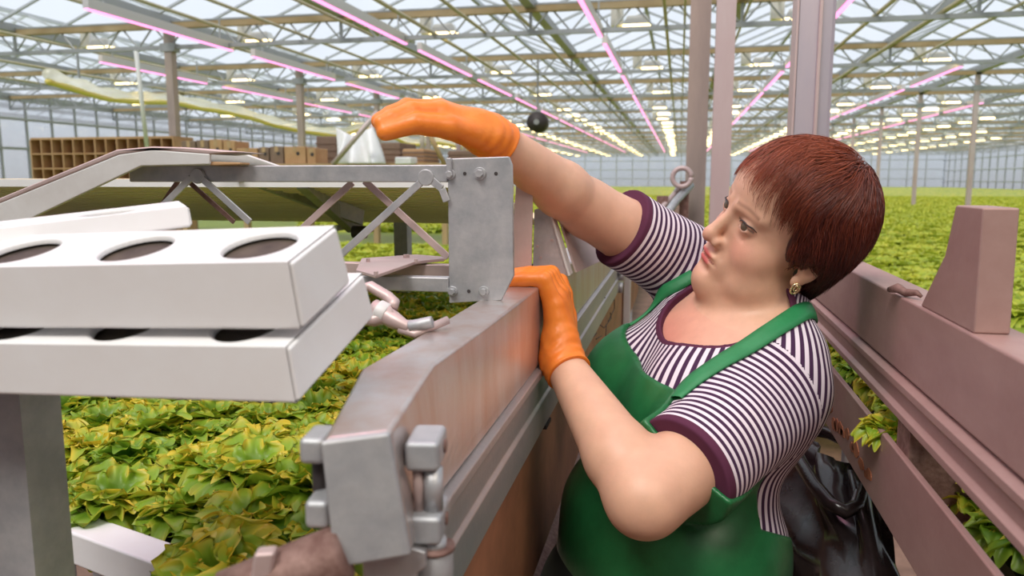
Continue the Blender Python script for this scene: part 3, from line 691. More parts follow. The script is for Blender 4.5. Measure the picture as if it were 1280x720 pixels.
a, b = ony(502, 206, 11.5), ony(522, 197, 11.5); m = MB(); m.box(a.x, b.x, 11.2, 11.5, a.z, b.z); tag(m.build('foam_box', WHITEP, bevel=.02), 'small white foam box below the raised fingers', 'box')
# white sheet draped
V = []; Fs = []; gx, gy = 24, 16
A, Bp = ony(420, 160, 11.3), ony(480, 205, 11.3)
for j in range(gy + 1):
    for i in range(gx + 1):
        s, t_ = i / gx, j / gy; x = A.x + (Bp.x - A.x) * (s * (.75 + .3 * t_) + .05 * sin(7 * s + 2 * t_)); z = A.z + (Bp.z - A.z) * t_ - .12 * sin(pi * s) * (1 - t_)
        V.append((x, 11.3 + .10 * sin(19 * s + 1.5 * t_) * (.3 + t_) - .2 * t_, z))
for j in range(gy):
    for i in range(gx): q = j * (gx + 1) + i; Fs.append((q, q + 1, q + gx + 2, q + gx + 1))
m = MB(); m.add(V, Fs); o = tag(m.build('plastic_sheet', WHITEP, smooth=True), 'white plastic sheet draped among the dark crates', 'sheet'); o.modifiers.new('s', 'SOLIDIFY').thickness = .01
def pole(u0, v0, u1, v1, Y, r, mt, lab, Y1=None, name='pole', up=None):
    a, b = ony(u0, v0, Y), ony(u1, v1, Y1 or Y)
    m = MB(); m.tube([a, b], r, 8); tag(m.build(name, mt, smooth=True), lab, 'pole')
pole(472, 140, 416, 206, 10.8, .04, COLP, 'pinkish pole leaning to the right behind the white sheet')
pole(528, 150, 556, 206, 10.8, .035, WOOD, 'ochre pole leaning to the left under the raised hand')
pole(170, 64, 184, 186, 10.0, .03, WPIPE, 'thin white pipe leaning beside the leftmost roof post')
for u, l in ((465, 'slim upright post under the raised fingertips'), (528, 'slim yellowish upright post under the raised palm'), (573, 'slim upright post behind the orange glove')):
    pole(u, 148, u, 206, 12.9, .045, COLP if u != 528 else PIPEM, l)
# rolled film with a yellow rim, hung along the left
P = [(60, 100), (100, 112), (135, 122), (175, 126), (215, 127), (250, 134), (300, 143), (345, 156), (385, 164), (425, 168), (455, 160), (485, 168), (515, 180), (550, 178), (600, 190), (660, 200)]
pts = []
for i, (u, v) in enumerate(P):
    Y = 15.2 + i * 1.6; pts.append(onx(u, v, -13.0) if False else ony(u, v, Y))
ft = thing('film_roll', 'sagging clear film roll with a yellow rim hung along the left side', 'film roll', pts[0])
def wob(P, r, dz=0):
    from mathutils.geometry import interpolate_bezier
    out = []
    for i in range(len(P) - 1):
        p0, p1, p2, p3 = P[max(i - 1, 0)], P[i], P[i + 1], P[min(i + 2, len(P) - 1)]
        for k in range(6):
            t = k / 6; out.append(.5 * ((2 * p1) + (p2 - p0) * t + (2 * p0 - 5 * p1 + 4 * p2 - p3) * t * t + (3 * p1 - p0 - 3 * p2 + p3) * t ** 3) + Vector((0, 0, dz)))
    return out
m = MB(); q = wob(pts, 0, .13); m.tube(q, [.12 + .035 * sin(i * 1.1) for i in range(len(q))], 12); m.build('film', FILMG, ft, True)
m = MB(); m.tube(wob(pts, 0, -.03), .075, 8); m.build('yellow_rim', mat('yellow film rim', (.85, .70, .18), .5), ft, True)
m = MB()
for p in q[6::18]: m.box(p.x - .02, p.x + .02, p.y - .02, p.y + .02, p.z + .15, GZ - .1)
m.build('hanger', TRUSSM, ft)
# round fan hanging under the roof
c = ony(672, 153, 20); t = thing('hanging_fan', 'small dark round fan hanging between the lamp rows right of the glove', 'fan', c)
m = MB(); m.tube([c + Vector((0, -.15, 0)), c + Vector((0, .25, 0))], .26, 20); m.build('shroud', DARK, t, True)
m = MB(); m.tube([c + Vector((0, 0, .2)), (c.x, c.y, GZ)], .03, 6); m.build('hanger', TRUSSM, t)
m = MB(); m.tube([c + Vector((0, -.19, 0)), c + Vector((0, -.15, 0))], .07, 12); m.build('hub', TRUSSM, t)

# ================================================================== LETTUCE
def leafmat(name, c0, c1, c2):
    m = bpy.data.materials.new(name); m.use_nodes = True; N = m.node_tree.nodes; L = m.node_tree.links; b = N['Principled BSDF']; out = N['Material Output']
    at_ = N.new('ShaderNodeAttribute'); at_.attribute_name = 'tip'
    oi = N.new('ShaderNodeObjectInfo'); n = N.new('ShaderNodeTexNoise'); n.inputs['Scale'].default_value = 14; n.inputs['Detail'].default_value = 3
    tcn = N.new('ShaderNodeTexCoord'); L.new(tcn.outputs['Object'], n.inputs['Vector'])
    ad = N.new('ShaderNodeMath'); ad.operation = 'MULTIPLY_ADD'; ad.inputs[1].default_value = .5; L.new(n.outputs[0], ad.inputs[0]); 
    sb_ = N.new('ShaderNodeMath'); sb_.operation = 'SUBTRACT'; sb_.inputs[1].default_value = .25; L.new(at_.outputs['Fac'], sb_.inputs[0]); L.new(sb_.outputs[0], ad.inputs[2])
    ad2 = N.new('ShaderNodeMath'); ad2.operation = 'MULTIPLY_ADD'; ad2.inputs[1].default_value = .3; L.new(oi.outputs['Random'], ad2.inputs[0]); L.new(ad.outputs[0], ad2.inputs[2])
    r = N.new('ShaderNodeValToRGB'); r.color_ramp.elements[0].position = .12; r.color_ramp.elements[0].color = (*c0, 1); r.color_ramp.elements[1].position = 1.0; r.color_ramp.elements[1].color = (*c2, 1)
    e = r.color_ramp.elements.new(.55); e.color = (*c1, 1)
    L.new(ad2.outputs[0], r.inputs[0]); L.new(r.outputs[0], b.inputs['Base Color']); b.inputs['Roughness'].default_value = .42
    tr = N.new('ShaderNodeBsdfTranslucent'); L.new(r.outputs[0], tr.inputs[0])
    mx = N.new('ShaderNodeMixShader'); mx.inputs[0].default_value = .30; L.new(b.outputs[0], mx.inputs[1]); L.new(tr.outputs[0], mx.inputs[2]); L.new(mx.outputs[0], out.inputs[0])
    return m
LEAF = leafmat('frilly lettuce leaf', (.075, .21, .014), (.30, .46, .03), (.82, .62, .05))
FIELD = leafmat('field lettuce leaf', (.24, .36, .03), (.52, .60, .05), (.74, .70, .08))
def leaf_grid(rng, Ln, W, nu, nv, tilt, curl, ruff):
    u = np.linspace(0, 1, nu)[:, None] ** .7; v = np.linspace(-1, 1, nv)[None, :]
    ph = rng.uniform(0, 6.28, 7); sp = rng.uniform(.9, 1.15)
    wd = (.16 + .95 * np.clip(u, 0, .72)) * np.sqrt(np.clip(1 - (np.clip(u - .62, 0, 1) / .38) ** 2 * .80, 0, 1)) * sp
    phi = v * wd
    ed = np.clip(np.maximum(np.clip((u - .62) / .38, 0, 1) ** 1.2, np.clip((np.abs(v) - .55) / .45, 0, 1) ** 1.2 * np.clip(u * 2.2 - .3, 0, 1)), 0, 1)
    s = phi * 1.0 + np.sign(v) * (np.abs(v) ** 3) * (1 - u) * -1.1        # runs round the rim
    lob = 1 + ed * (.07 * np.sin(13 * s + ph[3]) + .04 * np.sin(31 * s + ph[4]))
    rho = Ln * u * lob
    x = rho * np.sin(phi) * 1.05; l = rho * np.cos(phi)
    fr = ed * (1.0 * np.sin(19 * s + ph[0] + 1.5 * np.sin(4 * s + ph[5])) + .40 * np.sin(41 * s + ph[1] + 3 * u)) + .45 * u * np.sin(5 * phi + ph[6])
    bl = .30 * u * np.sin(19 * u + ph[2]) * np.cos(11 * phi + ph[3])
    rz = ruff * (fr + bl)
    cup = .26 * Ln * np.abs(v) ** 2 * u * (1 - .5 * u)
    frac = np.clip(l / Ln, 0, 1.2); ang = tilt + curl * frac ** 2 * .8
    y = l * np.sin(ang) - (rz + cup) * np.cos(ang); z = l * np.cos(ang) + (rz + cup) * np.sin(ang)
    z = z - .35 * Ln * np.clip(frac - .62, 0, 1) ** 1.4 * max(0, curl)
    x = x + ruff * .5 * ed * np.cos(19 * s + ph[0] + 1.5 * np.sin(4 * s + ph[5])); y = y + ruff * .3 * ed * np.cos(41 * s + ph[1])
    tipa = np.clip(.10 + .28 * u ** 2 + ed * (.30 + .22 * np.sin(19 * s + ph[0])) + .10 * rng.uniform(-1, 1), 0, 1) + 0 * v
    return np.stack([x + 0 * u, y, z], -1), tipa
def lettuce_mesh(name, seed, n, size, nu, nv, mt):
    rng = np.random.default_rng(seed); V = []; Fs = []; T = []; base = 0
    for i in range(n):
        f = i / (n - 1); tilt = .05 + .85 * f + rng.uniform(-.15, .15); Ln = size * (.80 + .30 * f) * rng.uniform(.85, 1.1); W = size * (.30 + .18 * f) * rng.uniform(.85, 1.15)
        P, t = leaf_grid(rng, Ln, W, nu, nv, tilt, rng.uniform(.4, 1.1) * (.8 + f * .6), size * .075)
        a = i * 2.39996 + rng.uniform(-.3, .3); c, s = cos(a), sin(a)
        P = P + np.array([0, .004, 0]); X = P[..., 0] * c - P[..., 1] * s; Y = P[..., 0] * s + P[..., 1] * c
        P = np.stack([X, Y, P[..., 2]], -1).reshape(-1, 3); V.append(P); T.append((t * (1.05 - .3 * f)).reshape(-1))
        I = np.arange(nu * nv).reshape(nu, nv) + base
        Fs.append(np.stack([I[:-1, :-1], I[:-1, 1:], I[1:, 1:], I[1:, :-1]], -1).reshape(-1, 4)); base += nu * nv
    return mesh_np(name, np.concatenate(V), np.concatenate(Fs), mt, {'tip': np.concatenate(T)})
def mesh_np(name, V, Q, mt, attrs=None, smooth=True, cols=None):
    me = bpy.data.meshes.new(name); k = Q.shape[1]
    me.vertices.add(len(V)); me.vertices.foreach_set('co', np.ascontiguousarray(V, np.float32).ravel())
    me.loops.add(Q.size); me.loops.foreach_set('vertex_index', np.ascontiguousarray(Q, np.int32).ravel())
    me.polygons.add(len(Q)); me.polygons.foreach_set('loop_start', np.arange(0, Q.size, k, dtype=np.int32))
    me.polygons.foreach_set('use_smooth', np.full(len(Q), smooth))
    me.update(calc_edges=True); me.validate()
    for nme, a in (attrs or {}).items():
        at_ = me.attributes.new(nme, 'FLOAT', 'POINT'); at_.data.foreach_set('value', np.ascontiguousarray(a, np.float32))
    for nme, a in (cols or {}).items():
        at_ = me.attributes.new(nme, 'FLOAT_COLOR', 'POINT'); at_.data.foreach_set('color', np.ascontiguousarray(np.c_[a, np.ones(len(a))], np.float32).ravel())
    if mt: me.materials.append(mt)
    return me
HEADS = [lettuce_mesh('lettuce_head', 20 + s, 26, .076, 16, 97, LEAF) for s in range(5)]
FHEADS = [lettuce_mesh('field_lettuce', 50 + s, 12, .17, 6, 13, FIELD) for s in range(3)]
def place(me, name, p, rz, sc, lab, cat, grp, tiltx=0):
    o = bpy.data.objects.new(name, me); COL.objects.link(o); o.location = p; o.rotation_euler = (tiltx, random.uniform(-.1, .1), rz); o.scale = (sc, sc, sc * random.uniform(.9, 1.1)); tag(o, lab, cat, grp); return o
ZL = 1.088
nh = 0
for iy in range(19):
    for ix in range(20):
        x = -.345 - ix * .088 + (iy % 2) * .044 + random.uniform(-.012, .012); y = .675 + .33 * (-.31 - x) * .55 + iy * .082 + random.uniform(-.012, .012)
        u, v, d = proj((x, y, ZL + .1))
        if d < .3 or not (-30 < u < 620 and 320 < v < 830): continue
        if x > -.27 - .0: continue
        front = iy == 0
        lab = 'yellow green frilly lettuce in the bed at bottom left, under the white channels' if (v > 470) else 'darker frilly lettuce between the white channels and the beam'
        place(HEADS[nh % 5], 'lettuce', (x, y, ZL - (.02 if front else 0)), random.uniform(0, 6.28), random.uniform(.70, .95), lab, 'lettuce', 'lettuces below the channels' if v > 470 else 'lettuces beside the beam'); nh += 1
for k in range(6):
    place(HEADS[k % 5], 'lettuce', (-.41 + k * .030, .612 - k * .014, ZL - .022 - .016 * (k % 2)), 2.1 * k, .85, 'green lettuce hanging over the front edge of the bed, at bottom left', 'lettuce', 'lettuces hanging over the edge', .55)
t = thing('growing_table', 'growing table under the near lettuce, left of the beam', 'growing table', (-1, 1, 0))
m = MB(); m.prism([(-1.95, 1.03, 1.03), (-1.95, 2.05, 1.03), (-.245, 2.05, 1.03), (-.245, .56, 1.03), (-.30, .58, 1.03), (-.80, .735, 1.03)], (0, 0, .03)); m.build('table_top', mat('dark table', (.05, .06, .03), .7), t)
for x, y in ((-1.9, 1.15), (-.35, .68), (-1.9, 2.0), (-.35, 2.0)): m = MB(); m.box(x - .02, x + .02, y - .02, y + .02, 0, 1.03); m.build('leg', CAPM, t)
a, b = Vector((-.80, .708, 1.088)), Vector((-.425, .591, 1.088))
d_ = (b - a); m = MB(); m.obox(a, d_, Vector((.012, .035, 0)), Vector((0, 0, -.036))); tag(m.build('gully_edge', WHITEP, bevel=.003), 'white channel edge in front of the lettuce at bottom left', 'growing channel')
# right bed, seen through the gap of the rails
for iy in range(14):
    for ix in range(2):
        y = .62 + iy * .1 + random.uniform(-.02, .02); x = .352 + ix * .09
        place(HEADS[(iy + ix) % 5], 'lettuce', (x + random.uniform(-.01, .01), y, 1.08), random.uniform(0, 6.28), random.uniform(.58, .74), 'lettuce in the gap between the right rail and the lower panel', 'lettuce', 'lettuces behind the right rail')
cl = onx(1118, 520, .272); place(HEADS[2], 'lettuce', (cl.x, cl.y, cl.z - .03), 1.0, .5, 'pale lettuce leaves poking furthest out of the gap below the right rail', 'lettuce', None)
t = thing('growing_table', 'growing table behind the right rail', 'growing table', (.6, 1.4, 0)); m = MB(); m.box(.342, .55, .3, 2.12, 1.03, 1.055); m.build('table_top', MATS['dark table'], t)
for x, y in ((.45, .35), (.45, 2.05)): m = MB(); m.box(x - .02, x + .02, y - .02, y + .02, 0, 1.03); m.build('leg', CAPM, t)
m = MB()
# the two fields
FZ = .42; cnt = 0; SV, SQ, ST = [], [], []; base = 0
fm = [(np.array([v.co[:] for v in me.vertices]), np.array([p.vertices[:] for p in me.polygons]), np.array([a.value for a in me.attributes['tip'].data])) for me in FHEADS]
FL = lettuce_mesh('low_head', 77, 6, .17, 4, 4, None); fl_ = (np.array([v.co[:] for v in FL.vertices]), np.array([p.vertices[:] for p in FL.polygons]), np.array([a.value for a in FL.attributes['tip'].data])); bpy.data.meshes.remove(FL)
cand = []
for iy in range(190):
    y = 6.0 + iy * .21
    for ix in range(-190, 130):
        x = ix * .21 + (iy % 2) * .1
        if -.5 < x < .45: continue
        if 10.6 < y < 14.0 and x < -2.6: continue
        u, v, d = proj((x, y, FZ + .12))
        if not (380 < u < 1290 and v < 420): continue
        if u < 750 and v > 345: continue
        if u > 760 and u < 860 and v > 260: continue
        vis = (425 < u < 560 and 283 < v < 330) or (u > 1060 and 236 < v < 400) or (750 < u < 860 and v < 260)
        cand.append((0 if vis else 1, d, x, y, u))
cand.sort()
for i, (vv, d, x, y, u) in enumerate(cand):
    x += random.uniform(-.04, .04); y += random.uniform(-.04, .04); a = random.uniform(0, 6.28); sc = random.uniform(.85, 1.2)
    if i < 255 - nh and vv == 0:
        right = x > 0
        place(FHEADS[i % 3], 'lettuce', (x, y, FZ), a, sc, 'small lettuce head in the field seen over the right rail' if right else 'small lettuce head in the field seen through the lattice frame', 'lettuce', 'field lettuces at right' if right else 'field lettuces behind the frame')
    else:
        V, Q, T = fl_ if d > 14 else fm[i % 3]
        c, s = cos(a) * sc, sin(a) * sc
        SV.append(np.stack([V[:, 0] * c - V[:, 1] * s + x, V[:, 0] * s + V[:, 1] * c + y, V[:, 2] * sc + FZ], -1)); SQ.append(Q + base); ST.append(T + random.uniform(-.15, .15)); base += len(V)
V = []; ys = np.concatenate([np.linspace(4.0, 46, 60), np.linspace(46.5, 98, 160)]); xs_ = np.concatenate([np.linspace(-24, -.5, 120), np.linspace(.5, 29.4, 150)])
XX, YY = np.meshgrid(xs_, ys); ZZ = FZ + np.where(YY > 45, .10 + RNG.uniform(-.06, .06, XX.shape), 0.02); I = np.arange(XX.size).reshape(XX.shape)
Q = np.stack([I[:-1, :-1], I[:-1, 1:], I[1:, 1:], I[1:, :-1]], -1); Q = np.delete(Q, 119, axis=1).reshape(-1, 4)
SV.append(np.stack([XX.ravel(), YY.ravel(), ZZ.ravel()], -1)); SQ.append(Q + base); ST.append(np.where(YY > 45, .5 + RNG.uniform(-.3, .35, XX.shape), .15).ravel())
me = mesh_np('lettuce_field', np.concatenate(SV), np.concatenate(SQ), FIELD, {'tip': np.concatenate(ST)})
o = bpy.data.objects.new('lettuce_field', me); COL.objects.link(o); tag(o, 'wide yellow green field of lettuce stretching to the far glass wall', 'lettuce', None, 'stuff')
# ================================================================== THE WOMAN
NP = lambda v: np.array(v[:], float)
def nrmz(v): v = np.asarray(v, float); return v / np.linalg.norm(v)
def smin(a, b, k):
    h = np.clip(.5 + .5 * (b - a) / k, 0, 1); return b + (a - b) * h - k * h * (1 - h)
def smax(a, b, k): return -smin(-a, -b, k)
def ell(P, c, r):
    q = (P - np.array(c)) / np.array(r); k0 = np.sqrt((q * q).sum(1)); q2 = q / np.array(r); k1 = np.sqrt((q2 * q2).sum(1)) + 1e-9
    return k0 * (k0 - 1) / k1
def cone(P, a, b, ra, rb):
    a = np.asarray(a, float); b = np.asarray(b, float); ba = b - a; pa = P - a
    h = np.clip(pa @ ba / (ba @ ba), 0, 1); return np.sqrt(((pa - h[:, None] * ba) ** 2).sum(1)) - (ra + (rb - ra) * h)
def chain(P, pts, rs, k=.004):
    d = None
    for i in range(len(pts) - 1):
        c = cone(P, pts[i], pts[i + 1], rs[i], rs[i + 1]); d = c if d is None else smin(d, c, k)
    return d
_wr = np.random.default_rng(3)
WK = _wr.normal(size=(10, 3)); WK /= np.linalg.norm(WK, axis=1)[:, None]; WP = _wr.uniform(0, 6.28, 10)
def wav(P, f, n=6, s=0):
    o = 0
    for i in range(n): o = o + np.sin(P @ WK[(i + s) % 10] * f * (.7 + .13 * i) + WP[(i + s) % 10])
    return o / n
def nets(fn, lo, hi, h, rb=12):
    """surface of fn(P) = 0 as a quad mesh, evaluated only in blocks near the surface"""
    lo = np.array(lo, float); n = np.ceil((np.array(hi) - lo) / h / rb).astype(int) * rb + 1
    G = np.full(n, 1.0, np.float32)
    nb = (n - 1) // rb
    bi = np.stack(np.meshgrid(*[np.arange(k) for k in nb], indexing='ij'), -1).reshape(-1, 3)
    cen = lo + (bi + .5) * rb * h; dc = fn(cen); R = rb * h * .87
    for b_, d_ in zip(bi[dc < -R * 1.25], dc[dc < -R * 1.25]):
        s = b_ * rb; G[s[0]:s[0] + rb + 1, s[1]:s[1] + rb + 1, s[2]:s[2] + rb + 1] = -1
    act = bi[np.abs(dc) <= R * 1.25 + .004]
    loc = np.stack(np.meshgrid(*[np.arange(rb + 1)] * 3, indexing='ij'), -1).reshape(-1, 3)
    for i in range(0, len(act), 40):
        ch = act[i:i + 40]; idx = (ch[:, None, :] * rb + loc[None]).reshape(-1, 3)
        v = fn(lo + idx * h); G[idx[:, 0], idx[:, 1], idx[:, 2]] = v
    S = G < 0
    cells = np.zeros(np.array(S.shape) - 1, bool)
    base = S[:-1, :-1, :-1]
    for dx in (0, 1):
        for dy in (0, 1):
            for dz in (0, 1):
                if dx or dy or dz: cells |= S[dx:S.shape[0] - 1 + dx, dy:S.shape[1] - 1 + dy, dz:S.shape[2] - 1 + dz] != base
    ci = np.argwhere(cells); vid = np.full(cells.shape, -1, np.int32); vid[cells] = np.arange(len(ci))
    acc = np.zeros((len(ci), 3)); cnt = np.zeros(len(ci))
    C8 = [(a, b, c) for a in (0, 1) for b in (0, 1) for c in (0, 1)]
    for a in C8:
        for ax in range(3):
            if a[ax]: continue
            b = list(a); b[ax] = 1
            ga = G[ci[:, 0] + a[0], ci[:, 1] + a[1], ci[:, 2] + a[2]]; gb = G[ci[:, 0] + b[0], ci[:, 1] + b[1], ci[:, 2] + b[2]]
            x = (ga < 0) != (gb < 0); t = np.where(x, ga / np.where(x, ga - gb, 1), 0)
            p = np.array(a, float)[None] + 0 * acc; p[:, ax] += t; acc[x] += p[x]; cnt[x] += 1
    V = lo + (ci + acc / np.maximum(cnt, 1)[:, None]) * h
    Q = []
    for ax in range(3):
        sl = [slice(1, -1)] * 3; sl[ax] = slice(0, -1); 
        A = S[tuple(sl)]; s2 = [slice(1, -1)] * 3; s2[ax] = slice(1, None); Bm = S[tuple(s2)]
        e = np.argwhere(A != Bm); off = np.array([1, 1, 1]); off[ax] = 0; e = e + off
        u, w_ = (ax + 1) % 3, (ax + 2) % 3
        def vv(du, dw):
            q = e.copy(); q[:, u] -= du; q[:, w_] -= dw; return vid[q[:, 0], q[:, 1], q[:, 2]]
        q = np.stack([vv(1, 1), vv(0, 1), vv(0, 0), vv(1, 0)], 1)
        fl_ = ~S[e[:, 0], e[:, 1], e[:, 2]]; q[fl_] = q[fl_][:, ::-1]; Q.append(q)
    Q = np.concatenate(Q); Q = Q[(Q >= 0).all(1)]
    return V, Q
def grad(fn, P, e=.002):
    g = np.stack([fn(P + np.eye(3)[i] * e) - fn(P - np.eye(3)[i] * e) for i in range(3)], 1); return g / (np.linalg.norm(g, axis=1)[:, None] + 1e-9)
def onto(fn, P, off=0.0, it=6):
    P = np.array(P, float)
    for _ in range(it): P = P - (fn(P) - off)[:, None] * grad(fn, P)
    return P
def march(fn, px, py, d0=.6, d1=1.8):
    d = NP(ray(px, py)); t = d0
    ts = np.linspace(d0, d1, 900); v = fn(NP(CV) + d[None] * ts[:, None]); k = np.argmax(v < 0)
    if v[k] >= 0: k = np.argmin(v)
    return onto(fn, (NP(CV) + d * ts[k])[None])[0]
A3 = lambda *a: NP(at(*a))

# ---- head frame
HO = np.array([.1391, 1.1161, 1.3896]); HM = np.array([[-.31912, .83806, .44252], [-.8763, -.43875, .19899], [.36092, -.32427, .8744]]); HS = .965
def to_head(P): return (P - HO) @ HM.T / HS
def from_head(p): return HO + (np.asarray(p, float) * HS) @ HM
def head_l(p):
    ax = np.abs(p[:, 0]); q = np.stack([ax, p[:, 1], p[:, 2]], 1)
    d = ell(q, (0, -.010, .034), (.076, .091, .080))
    d = smin(d, ell(q, (0, .022, -.035), (.066, .060, .085)), .03)
    d = smin(d, ell(q, (0, .020, .046), (.064, .064, .044)), .03)
    d = smin(d, ell(q, (0, .026, -.085), (.056, .054, .040)), .02)
    d = smin(d, ell(q, (0, .068, -.107), (.025, .024, .020)), .020)
    d = smin(d, ell(q, (.040, .043, -.042), (.027, .028, .028)), .016)
    d = smin(d, ell(q, (.045, .020, -.088), (.030, .040, .034)), .024)
    d = smin(d, ell(q, (0, .026, -.124), (.052, .054, .030)), .024)
    d = smin(d, ell(q, (0, .066, -.070), (.032, .022, .024)), .015)
    d = smin(d, cone(q, (.010, .080, .015), (.046, .062, .019), .008, .008), .012)
    d = smax(d, -ell(q, (.031, .090, -.002), (.019, .012, .011)), .012)
    d = smin(d, ell(q, (.0315, .0655, -.002), (.0155, .0152, .0145)), .004)
    nose = smin(cone(q, (0, .080, .004), (0, .098, -.034), .0075, .0095), ell(q, (0, .098, -.039), (.0105, .0115, .0105)), .006)
    nose = smin(nose, ell(q, (.0125, .088, -.044), (.0075, .0105, .0078)), .006)
    d = smin(d, nose, .009)
    d = smax(d, -ell(q, (.0065, .096, -.0515), (.0035, .006, .004)), .002)
    d = smax(d, -cone(q, (.019, .089, -.045), (.0265, .0835, -.060), .0014, .0004), .007)
    d = smax(d, -cone(q, (.018, .084, -.016), (.038, .073, -.021), .0006, .0002), .006)
    d = smin(d, ell(q, (0, .0860, -.0658), (.0195, .0075, .0046)), .004)
    d = smin(d, ell(q, (0, .0848, -.0768), (.0175, .0078, .0058)), .004)
    d = smax(d, -cone(q, (0, .0940, -.0710), (.0235, .0840, -.0752), .0010, .0008), .004)
    d = smax(d, -cone(q, (0, .090, -.088), (.012, .087, -.089), .003, .002), .008)
    d = smax(d, -ell(q, (.0315, .084, -.0025), (.0138, .012, .0052)), .0012)     # eye opening
    d = smax(d, -cone(q, (.020, .085, .0085), (.041, .077, .0075), .0012, .0012), .003)   # lid fold
    ear = ell(q, (.083, -.014, -.012), (.007, .019, .032)); ear = smax(ear, -ell(q, (.090, -.010, -.012), (.006, .010, .018)), .004)
    ear = smin(ear, ell(q, (.081, -.006, -.043), (.006, .0095, .011)), .005)
    return smin(d, ear, .005)
def head(P): return head_l(to_head(P)) * HS

# ---- skeleton
NECK = A3(938, 405, 1.13); WAIST = A3(852, 650, 1.12)
JL = A3(968, 492, 1.02); EL = A3(806, 622, .87); WL = A3(703, 453, 1.022)
JR = A3(872, 340, 1.27); ER = A3(735, 261, 1.17); WR = A3(614, 172, 1.03)
TU = nrmz(NECK - WAIST); TS = JL - JR; TS = nrmz(TS - TU * (TS @ TU)); TF = np.cross(TS, TU)
if TF[0] > 0: TF = -TF
TM = np.stack([TS, TF, TU])          # side (towards the camera), front, up
SHC = (JL + JR) / 2
def to_t(P): return (P - WAIST) @ TM.T
SH = to_t(SHC[None])[0]; NK = to_t(NECK[None])[0]
def torso(P):
    q = to_t(P); H = NK[2]
    d = ell(q, (0, -.015, -.16), (.190, .130, .18))
    d = smin(d, ell(q, (0, .012, -.02), (.178, .135, .13)), .05)
    d = smin(d, ell(q, (SH[0], SH[1] - .005, SH[2] - .10), (.165, .115, .15)), .05)
    for s in (-1, 1): d = smin(d, ell(q, (SH[0] + s * .075, SH[1] + .075, SH[2] - .135), (.078, .068, .076)), .035)
    d = smin(d, ell(q, (SH[0], SH[1] - .02, SH[2] - .015), (.15, .070, .062)), .04)
    return d
HB = from_head((0, -.018, -.085))
def neckf(P):
    d = cone(P, NECK - TU * .05, HB, .062, .058)
    d = smin(d, cone(P, NECK + TU * .01, JL * .75 + NECK * .25 + TU * .005, .052, .052), .03)
    return smin(d, cone(P, NECK + TU * .0, JR * .75 + NECK * .25 + TU * .0, .050, .046), .03)
FL = EL + (WL - EL) * .28; FR = ER + (WR - ER) * .30
def armL(P): return smin(chain(P, [JL, JL * .4 + EL * .6, EL], [.058, .050, .045], .01), chain(P, [EL, FL, WL], [.041, .0415, .0245], .01), .014)
def armR(P): return smin(chain(P, [JR, JR * .4 + ER * .6, ER], [.058, .050, .043], .01), chain(P, [ER, FR, WR], [.041, .0405, .0255], .01), .014)
# left hand: palm against the beam's face, four fingers bent over its top, thumb along its side
def fing(P, pts, rs): return chain(P, pts, rs, .003)
LH = []
for i, (y, zz, l) in enumerate(((1.000, 1.290, .9), (1.0205, 1.298, .98), (1.041, 1.300, 1.04), (1.0615, 1.296, .98))):
    mcp = np.array([-.1585, y, zz - .006]); LH.append([mcp, np.array([-.172, y - .002, 1.3190]), np.array([-.172 - .030 * l, y - .005, 1.3195]), np.array([-.172 - .052 * l, y - .007, 1.3182])])
LT = [np.array([-.148, 1.02, 1.225]), np.array([-.152, 1.072, 1.258]), np.array([-.158, 1.088, 1.288]), np.array([-.163, 1.092, 1.306])]
RHx = [[(552, 141, .985), (514, 138, .965), (492, 147, .955), (477, 154, .95)], [(549, 138, 1.003), (509, 134, .985), (488, 143, .975), (474, 151, .97)],
       [(550, 139, 1.02), (512, 136, 1.0), (491, 145, .99), (476, 153, .985)], [(556, 142, 1.036), (525, 141, 1.02), (506, 148, 1.01), (493, 156, 1.005)]]
RH = [[A3(*p) for p in f] for f in RHx]; RT = [A3(598, 176, 1.0), A3(562, 159, .972), A3(520, 154, .955), A3(482, 165, .948)]
FRAD = [.0112, .0098, .0086, .0076]
def handf(P, W, fs, T, r0, inset):
    d = cone(P, W, W + (fs[1][0] - W) * .3, r0, r0)
    for f in fs: d = smin(d, cone(P, W + (f[0] - W) * .12, f[0], .017, .0125), .012)
    for f in (fs[0], fs[1], fs[2], fs[3]): d = smin(d, fing(P, f, FRAD), .0035)
    d = smin(d, cone(P, W + (T[0] - W) * .5, T[1], .018, .0135), .012)
    return smin(d, fing(P, T[1:], [.0125, .011, .009]), .005)
def handL(P): return handf(P, WL, LH, LT, .0245, 0)
def handR(P): return handf(P, WR, RH, RT, .0255, 0)
PARTS = []
def bounded(fn, c, R):
    def g(P):
        dd = np.sqrt(((P - c) ** 2).sum(1)) - R; out = np.maximum(dd, .02) + .03; m_ = dd < .05
        if m_.any(): out[m_] = fn(P[m_])
        return out
    return g
def mid(*a): return sum(a) / len(a)
headB = bounded(head, from_head((0, 0, 0)), .19); handLB = bounded(handL, mid(WL, LH[1][1]), .13); handRB = bounded(handR, mid(WR, RH[1][1]), .15)
armLB = bounded(armL, EL, .38); armRB = bounded(armR, mid(JR, WR), .30); neckB = bounded(neckf, NECK, .26)
def body(P):
    d = smin(torso(P), neckB(P), .03); d = smin(d, headB(P), .016); d = smin(d, armLB(P), .03); d = smin(d, armRB(P), .03)
    d = smin(d, handLB(P), .01); return smin(d, handRB(P), .01)
woman = thing('person', 'woman with short red hair, striped T-shirt, green apron and orange gloves, leaning on the beam', 'person', tuple(WAIST * [1, 1, 0]))
def pobj(name, me, parent=woman, label=None):
    o = bpy.data.objects.new(name, me); COL.objects.link(o); o.parent = parent
    if label: o['label'] = label
    return o
WOFF = WAIST * [1, 1, 0]
